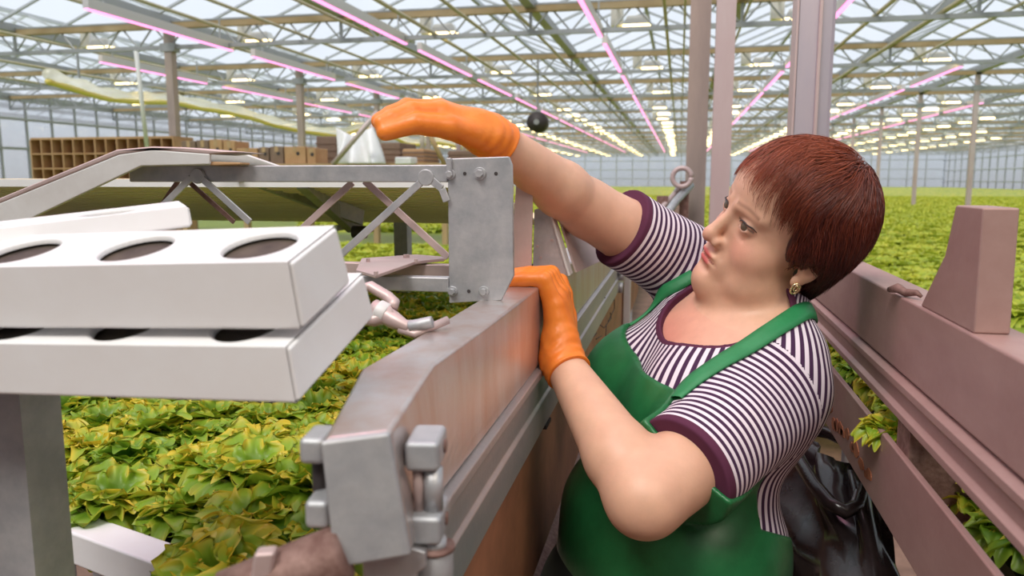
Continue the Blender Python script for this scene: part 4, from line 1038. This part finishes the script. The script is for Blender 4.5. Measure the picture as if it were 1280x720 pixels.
# ---- skin
def skinmat():
    m = bpy.data.materials.new('skin'); m.use_nodes = True; N = m.node_tree.nodes; L = m.node_tree.links; b = N['Principled BSDF']
    a = N.new('ShaderNodeAttribute'); a.attribute_name = 'tint'
    n = N.new('ShaderNodeTexNoise'); n.inputs['Scale'].default_value = 55; n.inputs['Detail'].default_value = 5; tcn = N.new('ShaderNodeTexCoord'); L.new(tcn.outputs['Object'], n.inputs['Vector'])
    mr = N.new('ShaderNodeMapRange'); mr.inputs[3].default_value = .86; mr.inputs[4].default_value = 1.12; L.new(n.outputs[0], mr.inputs[0])
    vm = N.new('ShaderNodeVectorMath'); vm.operation = 'SCALE'; L.new(a.outputs['Color'], vm.inputs[0]); L.new(mr.outputs[0], vm.inputs['Scale']); L.new(vm.outputs[0], b.inputs['Base Color'])
    b.inputs['Roughness'].default_value = .48; b.inputs['Subsurface Weight'].default_value = .12; b.inputs['Subsurface Radius'].default_value = (.010, .004, .002); b.inputs['Subsurface Scale'].default_value = 1
    n2 = N.new('ShaderNodeTexNoise'); n2.inputs['Scale'].default_value = 420; L.new(tcn.outputs['Object'], n2.inputs['Vector'])
    bp = N.new('ShaderNodeBump'); bp.inputs['Strength'].default_value = .10; bp.inputs['Distance'].default_value = .001; L.new(n2.outputs[0], bp.inputs['Height']); L.new(bp.outputs[0], b.inputs['Normal'])
    return m
V, Q = nets(body, WAIST + TU * -.05 + [-.62, -.38, -.12], [.40, 1.55, 1.66], .0021)
q = to_head(V); qa = np.abs(q[:, 0])
base = np.array([.69, .405, .275]); C_ = np.tile(base, (len(V), 1))
def blend(mask, col):
    global C_
    mask = np.clip(mask, 0, 1)[:, None]; C_ = C_ * (1 - mask) + np.array(col) * mask
inh = (np.linalg.norm(q, axis=1) < .17)
g_ = lambda c, r: np.exp(-(((np.stack([qa, q[:, 1], q[:, 2]], 1) - np.array(c)) / np.array(r)) ** 2).sum(1))
blend(.55 * g_((.040, .062, -.035), (.026, .03, .022)), (.68, .27, .20))          # cheek
blend(.5 * g_((0, .104, -.042), (.014, .016, .012)), (.66, .28, .21))              # nose
lip = np.maximum(g_((0, .090, -.0665), (.0185, .012, .0050)), g_((0, .088, -.0772), (.017, .012, .0058))); blend(np.clip((lip - .35) * 3.5, 0, .95), (.60, .115, .105))
mo = (np.abs(q[:, 2] + .0711 + .17 * qa) < .0010) & (qa < .021) & (q[:, 1] > .075); blend(mo * .8, (.25, .06, .05))
bz = .0225 + .10 * np.clip(qa - .02, 0, 1) - 3.2 * np.clip(qa - .030, 0, 1) ** 1.6 
br = np.exp(-((q[:, 2] - bz) / .0030) ** 2) * (qa > .012) * (qa < .050) * (q[:, 1] > .045); blend(br * .62, (.22, .10, .06))
ey = g_((.0315, .078, .0005), (.017, .02, .008)); blend(ey * .42, (.42, .22, .17))
lash = np.exp(-((q[:, 2] - (.0022 - 8 * np.clip(qa - .033, 0, 1) ** 1.5 * .3)) / .0016) ** 2) * (np.abs(qa - .0315) < .0155) * (q[:, 1] > .055); blend(lash * .9, (.035, .015, .012))
lowl = np.exp(-((q[:, 2] + .0072) / .0010) ** 2) * (np.abs(qa - .0315) < .012) * (q[:, 1] > .06); blend(lowl * .5, (.15, .06, .05))
t_ = to_t(V); ch = np.exp(-(((t_ - np.array([SH[0] - .01, SH[1] + .07, NK[2] - .075])) / np.array([.07, .08, .06])) ** 2).sum(1)); blend(.85 * ch * (~inh), (.68, .23, .185))
blend((.25 * (wav(V, 130, 6) * .5 + .2)).clip(0, .25) * (~inh), (.62, .29, .22))
me = mesh_np('body', V - WOFF, Q, skinmat(), cols={'tint': C_}); pobj('body', me)

# ---- eyes
EYEM = mat('eye white', (.72, .68, .65), .12); IRIS = mat('iris', (.10, .075, .05), .1)
for s in (-1, 1):
    c = from_head((s * .0315, .0650, -.002)); gz = nrmz(from_head((s * .0315 - .006, .12, .004)) - c)
    m = MB(); R = .0142 * HS; X = nrmz(np.cross(gz, [0, 0, 1])); Y = np.cross(X, gz); n1, n2 = 16, 20; Vv = []; Fv = []
    for i in range(n1 + 1):
        th = pi * i / n1
        for j in range(n2): ph = 2 * pi * j / n2; Vv.append(c + R * (gz * cos(th) + (X * cos(ph) + Y * sin(ph)) * sin(th)))
    mi = []
    for i in range(n1):
        for j in range(n2): Fv.append((i * n2 + j, i * n2 + (j + 1) % n2, (i + 1) * n2 + (j + 1) % n2, (i + 1) * n2 + j)); mi.append(1 if i < 3 else 0)
    m.add(Vv, Fv); m.mi = mi; m.build('eye', [EYEM, IRIS], woman, True)
    m = MB(); P = [onto(head, from_head((s * (.0315 + .0135 * t), .079 - .012 * t * t - .004 * t, (.0044 - .0040 * t * t)))[None], .0012)[0] for t in np.linspace(-1, 1, 9)]
    m.tube(P, [.0003, .0006, .0009, .0010, .0011, .0011, .0010, .0009, .0004], 6); m.build('eyelash', DARK, woman, True)
# ---- earring
lob = onto(head, from_head((-.090, -.004, -.050))[None], .002)[0]; hR, hF, hU = HM
m = MB(); m.tube([lob + (hF * cos(a) * .006 + hU * (sin(a) * .0075 - .002)) for a in np.linspace(0, 2 * pi, 22)], .0017, 8)
m.tube([lob + (hF * cos(a) * .003 + hU * (sin(a) * .004 - .001)) - hR * .001 for a in np.linspace(0, 2 * pi, 16)], .0013, 6)
m.build('earring', mat('gold earring', (.85, .68, .42), .2, 1.0), woman, True)

# ---- gloves
GLOVE = mat('orange nitrile', (.86, .20, .018), .40, 0, (30, (.92, .28, .035), .7), .12, 160)
def glove(name, hf, W, E, fs, seed, cl, flare, lo, hi, lab):
    ax = nrmz(E - W)
    def fn(P):
        t = (P - W) @ ax
        d = smin(hf(P), cone(P, W, W + ax * (cl + .02), .0275, flare), .01) - .0018
        wr = np.sin(t * 430 + 14 * wav(P, 30, 3, seed)) * np.exp(-((t - .004) / .030) ** 2) * .0006 + wav(P, 95, 5, seed) * .0013 - (1 - np.minimum(np.abs(wav(P, 60, 4, seed + 1)) * 6, 1)) * .0012 * np.exp(-(np.minimum(t - .03, 0) / .06) ** 2) + wav(P, 230, 6, seed + 2) * .0005
        d = d + wr
        d = smin(d, np.sqrt((np.sqrt(np.maximum(((P - W) ** 2).sum(1) - t * t, 0)) - flare * 1.02) ** 2 + (t - cl) ** 2) - .0012, .003)
        return smax(d, t - cl - .001, .001)
    V, Q = nets(fn, lo, hi, .0016); o = pobj(name, mesh_np(name, V - WOFF, Q, GLOVE), woman, lab); return fn
allp = np.array([p for f in LH for p in f] + LT + [WL]); lo, hi = allp.min(0) - .05, allp.max(0) + .05
glove('glove', handL, WL, EL, LH, 1, .020, .0285, lo, hi, 'orange glove gripping the beam')
allp = np.array([p for f in RH for p in f] + RT + [WR]); lo, hi = allp.min(0) - .06, allp.max(0) + .06
glove('glove', handR, WR, ER, RH, 4, .020, .0310, lo, hi, 'raised orange glove with bent wrist')

# ---- shirt
SLL, SLR = .74, .72
aL = nrmz(EL - JL); aR = nrmz(ER - JR); lenL = np.linalg.norm(EL - JL); lenR = np.linalg.norm(ER - JR)
NC = NECK + TF * .066 + TU * -.004 + TS * .022
NRr = (.090, .090, .086)
def neckcut(P):
    q = (P - NC) @ TM.T; return ell(q, (0, 0, 0), NRr)
def sleeves(P):
    a = smax(chain(P, [JL, JL + aL * lenL * (SLL + .1)], [.068, .062]), (P - JL) @ aL - lenL * SLL, .003)
    b = smax(chain(P, [JR, JR + aR * lenR * (SLR + .1)], [.067, .061]), (P - JR) @ aR - lenR * SLR, .003); return a, b
def folds(P): return wav(P, 26, 5, 2) * .0045 + wav(P, 60, 5, 5) * .0018 + np.abs(wav(P, 34, 4, 1)) * .004 - .002
def shirt_core(P):
    a, b = sleeves(P); return smin(smin(smin(torso(P) - .008, neckf(P) - .008, .02), a, .035), b, .035) + folds(P)
def shirt(P):
    q = to_t(P); f = folds(P); a, b = sleeves(P)
    d = smin(torso(P) - .008, neckf(P) - .008, .02) + f
    d = smax(d, q[:, 2] - NK[2] - .055, .003)
    d = smin(smin(d, a + f, .035), b + f, .035)
    d = smax(d, -neckcut(P), .003)
    return smax(d, -.015 - q[:, 2] + .03 * wav(P, 14, 4), .004)
def shirtmat():
    m = bpy.data.materials.new('striped jersey'); m.use_nodes = True; N = m.node_tree.nodes; L = m.node_tree.links; b = N['Principled BSDF']
    a = N.new('ShaderNodeAttribute'); a.attribute_name = 'stripe'; tr = N.new('ShaderNodeAttribute'); tr.attribute_name = 'trim'
    fr = N.new('ShaderNodeMath'); fr.operation = 'FRACT'; L.new(a.outputs['Fac'], fr.inputs[0])
    rp = N.new('ShaderNodeValToRGB'); rp.color_ramp.interpolation = 'LINEAR'; E = rp.color_ramp.elements
    E[0].position = 0; E[0].color = (.055, .022, .060, 1); E[1].position = .44; E[1].color = (.055, .022, .060, 1)
    for p, c in ((.50, (.74, .66, .72, 1)), (.94, (.74, .66, .72, 1)), (1, (.055, .022, .060, 1))): e = E.new(p); e.color = c
    L.new(fr.outputs[0], rp.inputs[0])
    gt = N.new('ShaderNodeMath'); gt.operation = 'GREATER_THAN'; gt.inputs[1].default_value = .5; L.new(tr.outputs['Fac'], gt.inputs[0])
    mx = N.new('ShaderNodeMix'); mx.data_type = 'RGBA'; L.new(gt.outputs[0], mx.inputs[0]); L.new(rp.outputs[0], mx.inputs[6]); mx.inputs[7].default_value = (.095, .025, .055, 1)
    L.new(mx.outputs[2], b.inputs['Base Color']); b.inputs['Roughness'].default_value = .85; b.inputs['Specular IOR Level'].default_value = .2
    return m
V, Q = nets(shirt, WAIST + TU * -.05 + [-.42, -.40, -.1], [.42, 1.60, 1.52], .0026)
q = to_t(V); a_, b_ = sleeves(V); dt = torso(V) - .008; dn = neckf(V) - .008
tl, tr_ = (V - JL) @ aL, (V - JR) @ aR
inL = (a_ < dt - .0) & (tl > .004) ; inR = (b_ < dt) & (tr_ > .01)
PER = .0098
ang = np.arctan2(q[:, 0] - SH[0], q[:, 1] - SH[1] + .03)
st = ang * .165 / PER * .85 + 40 + .25 * np.sin(q[:, 2] * 30) + q[:, 2] * 4
st = np.where(inL, tl / PER * 1.0, st); st = np.where(inR, tr_ / PER * 1.0, st)
wob_ = wav(V, 22, 4, 1) * .35; st = st + wob_
trimv = np.maximum(np.maximum(np.where(a_ < .02, tl - (lenL * SLL - .0085), -1), np.where(b_ < .02, tr_ - (lenR * SLR - .0095), -1)), .0085 - neckcut(V)); trimf = np.clip(.5 + trimv * 60, -2, 3)
trim = ((tl > lenL * SLL - .0085) & (a_ < .02)) | ((tr_ > lenR * SLR - .0095) & (b_ < .02)) | (neckcut(V) < .0085)
# facewise separation of the seams: drop interpolation across regions by splitting vertices of unlike regions
reg = np.where(inL, 1, np.where(inR, 2, 0))
fr = reg[Q]; mixed = ~(fr == fr[:, :1]).all(1)
Vn, Qn, Sn, Tn = [V], Q.copy(), [st], [trimf]
if mixed.any():
    mq = Q[mixed]; k0 = fr[mixed][:, 0]; nv = mq.reshape(-1); idx = np.arange(len(nv)).reshape(-1, 4) + len(V)
    Qn[mixed] = idx; Vn.append(V[nv]); kk = np.repeat(k0, 4); base_r = kk % 4
    q2 = q[nv]; s2 = ang[nv] * .165 / PER * .85 + 40 + .25 * np.sin(q2[:, 2] * 30) + q2[:, 2] * 4
    s2 = np.where(base_r == 1, tl[nv] / PER, np.where(base_r == 2, tr_[nv] / PER, s2)) + wob_[nv]
    Sn.append(s2); Tn.append(trimf[nv])
nrm_s = grad(shirt, np.concatenate(Vn))
me = mesh_np('shirt', np.concatenate(Vn) - WOFF, Qn, shirtmat(), {'stripe': np.concatenate(Sn), 'trim': np.concatenate(Tn)})
me.normals_split_custom_set_from_vertices([tuple(n) for n in nrm_s])
pobj('striped_shirt', me)

# ---- apron
APR = mat('green vinyl', (.010, .115, .034), .40, 0, (26, (.016, .165, .05), .8), .12, 55)
APS = mat('green strap', (.016, .20, .065), .55, 0, (40, (.03, .25, .09), .6), .1, 200)
def clothed(P): return np.minimum(shirt(P), torso(P) - .012)
def sc(P): return shirt_core(P)
cA = march(sc, 790, 402); cB = march(sc, 850, 490)
tA, tB = to_t(cA[None])[0], to_t(cB[None])[0]
def apron_base(P): 
    d = smin(np.minimum(torso(P) - .016, np.where(to_t(P)[:, 2] > .03, shirt_core(P) - .0045, 1.0)), ell(to_t(P), (0, -.015, -.30), (.200, .140, .30)), .05)
    return d + wav(P, 16, 5, 3) * .006 + np.abs(wav(P, 22, 4, 6)) * .005 - .002
def apron(P):
    q = to_t(P); d = apron_base(P); d = smax(d, -(d + .008), .001)
    s, u = q[:, 0], q[:, 2]
    f = (s - tA[0]) / (tB[0] - tA[0]); top = tA[2] + (tB[2] - tA[2]) * f - .018 * np.sin(np.clip(f, 0, 1) * pi)
    hw = .5 + 0 * u
    wl_ = .046                                          # waist height where the skirt begins
    k = np.clip((u - wl_) / (min(tA[2], tB[2]) - wl_), 0, 1)
    right = (.25 * (1 - k) ** 2.2 + tB[0] + .002); left = (-.25 * (1 - k) ** 2.2 + tA[0] - .002)
    reg = np.maximum(np.maximum(s - right, left - s), u - top)
    front = .012 - q[:, 1]
    bib = np.maximum(reg, front)
    skirt = np.maximum(u - wl_ + .008 * np.sin(s * 22), -q[:, 1] - .165)
    return smax(d, np.minimum(bib, skirt) , .002)
lo = WAIST + [-.40, -.36, -.62]; hi = np.array([.42, 1.50, 1.36])
V, Q = nets(apron, lo, hi, .0034)
pobj('apron', mesh_np('apron', V - WOFF, Q, APR))
def strap(pts, w_, name, fnoff):
    P = np.array(pts)
    for _ in range(2):                                  # subdivide and settle on the shirt
        P2 = [P[0]]
        for a, b in zip(P[:-1], P[1:]): P2 += [(a + b) / 2, b]
        P = np.array(P2); P[1:-1] = P[1:-1] * .5 + (P[:-2] + P[2:]) * .25
    cf = lambda p: np.minimum(np.minimum(shirt(p), neckf(p)), armL(p) + .0)
    P = onto(cf, P, fnoff); N_ = grad(cf, P, .006)
    T = np.gradient(P, axis=0); T /= np.linalg.norm(T, axis=1)[:, None]; S = np.cross(N_, T); S /= np.linalg.norm(S, axis=1)[:, None]
    m = MB(); n = len(P); Vv = []
    for i in range(n):
        for a, b in ((-.5, -.0022), (-.5, .0012), (-.17, .0026), (.17, .0026), (.5, .0012), (.5, -.0022)): Vv.append(P[i] + S[i] * a * w_ + N_[i] * b)
    Fs = []
    for i in range(n - 1):
        for k in range(6): Fs.append((i * 6 + k, i * 6 + (k + 1) % 6, i * 6 + 6 + (k + 1) % 6, i * 6 + 6 + k))
    m.add(Vv, Fs); o = m.build(name, APS, woman, True); return o
un = lambda p: np.minimum(shirt(p), neckf(p))
near = [march(un, *p) for p in ((846, 500), (862, 482), (890, 463), (920, 444), (950, 426), (980, 407), (1004, 390))]
bk = [NECK + TU * .03 + TS * .062 - TF * .035, NECK + TU * .035 + TS * .02 - TF * .07]
strap(near + bk, .026, 'neck_strap', .003)
far = [march(un, *p) for p in ((783, 404), (800, 391), (825, 374), (850, 357), (868, 346))]
strap(far, .021, 'neck_strap', .003)
# ---- trousers and shoes
TROU = mat('dark green trousers', (.012, .022, .018), .8)
hipL, hipR = WAIST + TS * .085 - TU * .16, WAIST - TS * .085 - TU * .16
fL = np.array([.03, 1.02, .07]); fR = np.array([.02, 1.22, .07])
def trou(P):
    d = ell(to_t(P), (0, -.004, -.16), (.196, .156, .17))
    for h_, f_ in ((hipL, fL), (hipR, fR)): d = smin(d, chain(P, [h_ - [0, 0, .05], (h_ + f_) / 2 + [-.02, 0, .02], f_], [.098, .070, .058], .03), .04)
    d = d + wav(P, 30, 5) * .003
    return smax(smax(d, to_t(P)[:, 2] + .02, .004), .06 - P[:, 2], .004)
V, Q = nets(trou, [-.35, .75, .03], [.40, 1.45, 1.05], .007); pobj('trousers', mesh_np('trousers', V - WOFF, Q, TROU))
SHOE = mat('black rubber shoe', (.02, .02, .02), .5)
for f_ in (fL, fR):
    def sf(P, f_=f_):
        d = smin(ell(P, f_ + [-.06, 0, -.035], (.125, .042, .035)), ell(P, f_ + [0, 0, 0], (.055, .045, .06)), .03); return smax(d, .002 - P[:, 2], .003)
    V, Q = nets(sf, f_ + [-.2, -.07, -.08], f_ + [.09, .07, .09], .005); pobj('shoe', mesh_np('shoe', V - WOFF, Q, SHOE))

# ---- hair
def hair_l(p):
    q = np.stack([np.abs(p[:, 0]), p[:, 1], p[:, 2]], 1)
    d = ell(q, (0, -.014, .038), (.087, .100, .087))
    d = smin(d, ell(q, (0, -.042, .008), (.079, .074, .080)), .03)
    d = smin(d, ell(q, (.058, -.020, .000), (.030, .048, .055)), .02)
    d = smin(d, ell(q, (0, -.058, -.062), (.052, .032, .048)), .03)
    cut = ell(q, (0, .125, -.070), (.088, .090, .146))
    d = smax(d, -cut, .012)
    d = smax(d, -ell(q, (.095, -.006, -.046), (.035, .026, .036)), .006)
    cut2 = ell(q, (.075, .035, -.085), (.05, .055, .055)); d = smax(d, -cut2, .012)
    return d
def hairmat():
    m = bpy.data.materials.new('red brown hair'); m.use_nodes = True; N = m.node_tree.nodes; L = m.node_tree.links; b = N['Principled BSDF']
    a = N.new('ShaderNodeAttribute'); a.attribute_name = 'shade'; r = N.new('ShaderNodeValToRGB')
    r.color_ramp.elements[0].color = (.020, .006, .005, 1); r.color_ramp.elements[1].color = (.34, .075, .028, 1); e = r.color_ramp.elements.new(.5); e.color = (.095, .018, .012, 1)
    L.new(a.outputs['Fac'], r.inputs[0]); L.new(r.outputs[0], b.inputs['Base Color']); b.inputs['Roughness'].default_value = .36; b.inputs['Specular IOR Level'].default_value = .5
    return m
HAIRM = hairmat()
def hf(P): return hair_l(to_head(P)) * HS + wav(P, 120, 5) * .0008
V, Q = nets(lambda P: hf(P) + .004, HO - .24, HO + .24, .003)
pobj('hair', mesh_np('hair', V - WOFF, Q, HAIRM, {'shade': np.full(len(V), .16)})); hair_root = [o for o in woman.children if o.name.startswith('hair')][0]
rg = np.random.default_rng(8); NS = 20000; SEG = 11
# roots spread over the shell
cand_ = V[rg.integers(0, len(V), NS)]; L0 = to_head(cand_); ok_ = (head_l(L0) > .0015); L0 = L0[ok_]; NS = len(L0)
whorl = np.array([-.010, -.052, .108])
p = L0.copy(); path = []
ln = rg.uniform(.05, .11, NS) * np.where(L0[:, 2] < -.03, .55, 1.0)
fringe = (L0[:, 1] > .02) & (L0[:, 2] > .03)
lift0 = rg.uniform(-.002, .004, NS); lift1 = np.clip(rg.uniform(-.001, .006, NS) + .006 * wav(L0, 85, 6, 4), -.002, .012)
jit = rg.normal(0, .13, (NS, 3)); clump = np.stack([wav(L0 * 1.0, 110, 6, s) for s in (0, 3, 6)], 1) * .55
gl = lambda P: (hair_l(P + np.array([.002, 0, 0])) - hair_l(P - np.array([.002, 0, 0])), hair_l(P + np.array([0, .002, 0])) - hair_l(P - np.array([0, .002, 0])), hair_l(P + np.array([0, 0, .002])) - hair_l(P - np.array([0, 0, .002])))
stop = np.zeros(NS, bool); frj = rg.normal(0, .006, NS) + .010 * wav(L0, 90, 4, 1)
for s in range(SEG):
    path.append(p.copy())
    n_ = np.stack(gl(p), 1); n_ /= np.linalg.norm(n_, axis=1)[:, None] + 1e-9
    dr = p - whorl; dr /= np.linalg.norm(dr, axis=1)[:, None] + 1e-9
    dn_ = np.array([0, .0, -1.0])[None] * np.clip(.9 - (p[:, 2:3] - .02) * 9, .15, .9)
    sw = np.array([-.35, .0, -.2])[None] * (p[:, 1:2] > .03) * (p[:, 2:3] > .02)
    back = np.array([0, -.55, -.1])[None] * (np.abs(p[:, 0:1]) > .05) * (p[:, 2:3] < .06)
    t = dr + dn_ + sw + back + jit + clump; t -= (t * n_).sum(1)[:, None] * n_; t /= np.linalg.norm(t, axis=1)[:, None] + 1e-9
    p_old = p.copy(); p = p + t * (ln / SEG)[:, None]
    front = .052 + .5 * np.clip(np.abs(p[:, 0]) - .02, 0, 1) * -1.3 + frj          # lower line of the fringe
    face = ((p[:, 1] > .030) & (p[:, 2] < np.maximum(front, -.2)) & (p[:, 1] + .55 * p[:, 2] > .045 - .25 * np.clip(np.abs(p[:, 0]) - .05, 0, 1)))
    side = (p[:, 1] > .020) & (p[:, 2] < -.036 + 2.2 * frj) | (p[:, 1] > -.030) & (p[:, 2] < -.018 + frj)
    dead = face | side | stop; stop = stop | dead; p[dead] = p_old[dead]
    w_ = s / SEG; tgt = lift0 * (1 - w_) + lift1 * w_ * w_ + .002
    dd = hair_l(p); 
    corr = np.clip(dd - tgt, -.02, .02); fr_ = np.where((p[:, 1] > .045) & (dd > tgt), .25, .9); p = p - n_ * (corr * fr_)[:, None]
    sk = head_l(p); push = np.clip(.003 - sk, 0, .02); p = p + n_ * push[:, None]; p[dead] = p_old[dead]
path.append(p.copy()); PT = np.stack(path, 1); n1 = SEG + 1
Wd = from_head(PT.reshape(-1, 3)).reshape(NS, n1, 3)
T = np.gradient(Wd, axis=1); T /= np.linalg.norm(T, axis=2)[..., None] + 1e-9
nn = rg.normal(size=(NS, 1, 3)); X = np.cross(T, nn); X /= np.linalg.norm(X, axis=2)[..., None] + 1e-9; Y = np.cross(T, X)
rad = (rg.uniform(.00035, .00065, NS)[:, None] * np.linspace(1, .22, n1)[None])[..., None]
ring = np.stack([Wd + X * rad * cos(a) + Y * rad * sin(a) for a in (0, 2.094, 4.189)], 2)     # NS,n1,3,3
I = np.arange(NS * n1 * 3).reshape(NS, n1, 3); Qh = []
for k in range(3): k2 = (k + 1) % 3; Qh.append(np.stack([I[:, :-1, k], I[:, :-1, k2], I[:, 1:, k2], I[:, 1:, k]], -1).reshape(-1, 4))
shd = np.clip(.20 + 1.7 * np.clip(L0[:, 2] - .03, 0, .1) * 4 + rg.normal(0, .10, NS) + .10 * (L0[:, 1] > .02) + .40 * wav(L0, 75, 5, 2), 0, 1)  # crown strands lighter: red dye, plus top light put into the colour
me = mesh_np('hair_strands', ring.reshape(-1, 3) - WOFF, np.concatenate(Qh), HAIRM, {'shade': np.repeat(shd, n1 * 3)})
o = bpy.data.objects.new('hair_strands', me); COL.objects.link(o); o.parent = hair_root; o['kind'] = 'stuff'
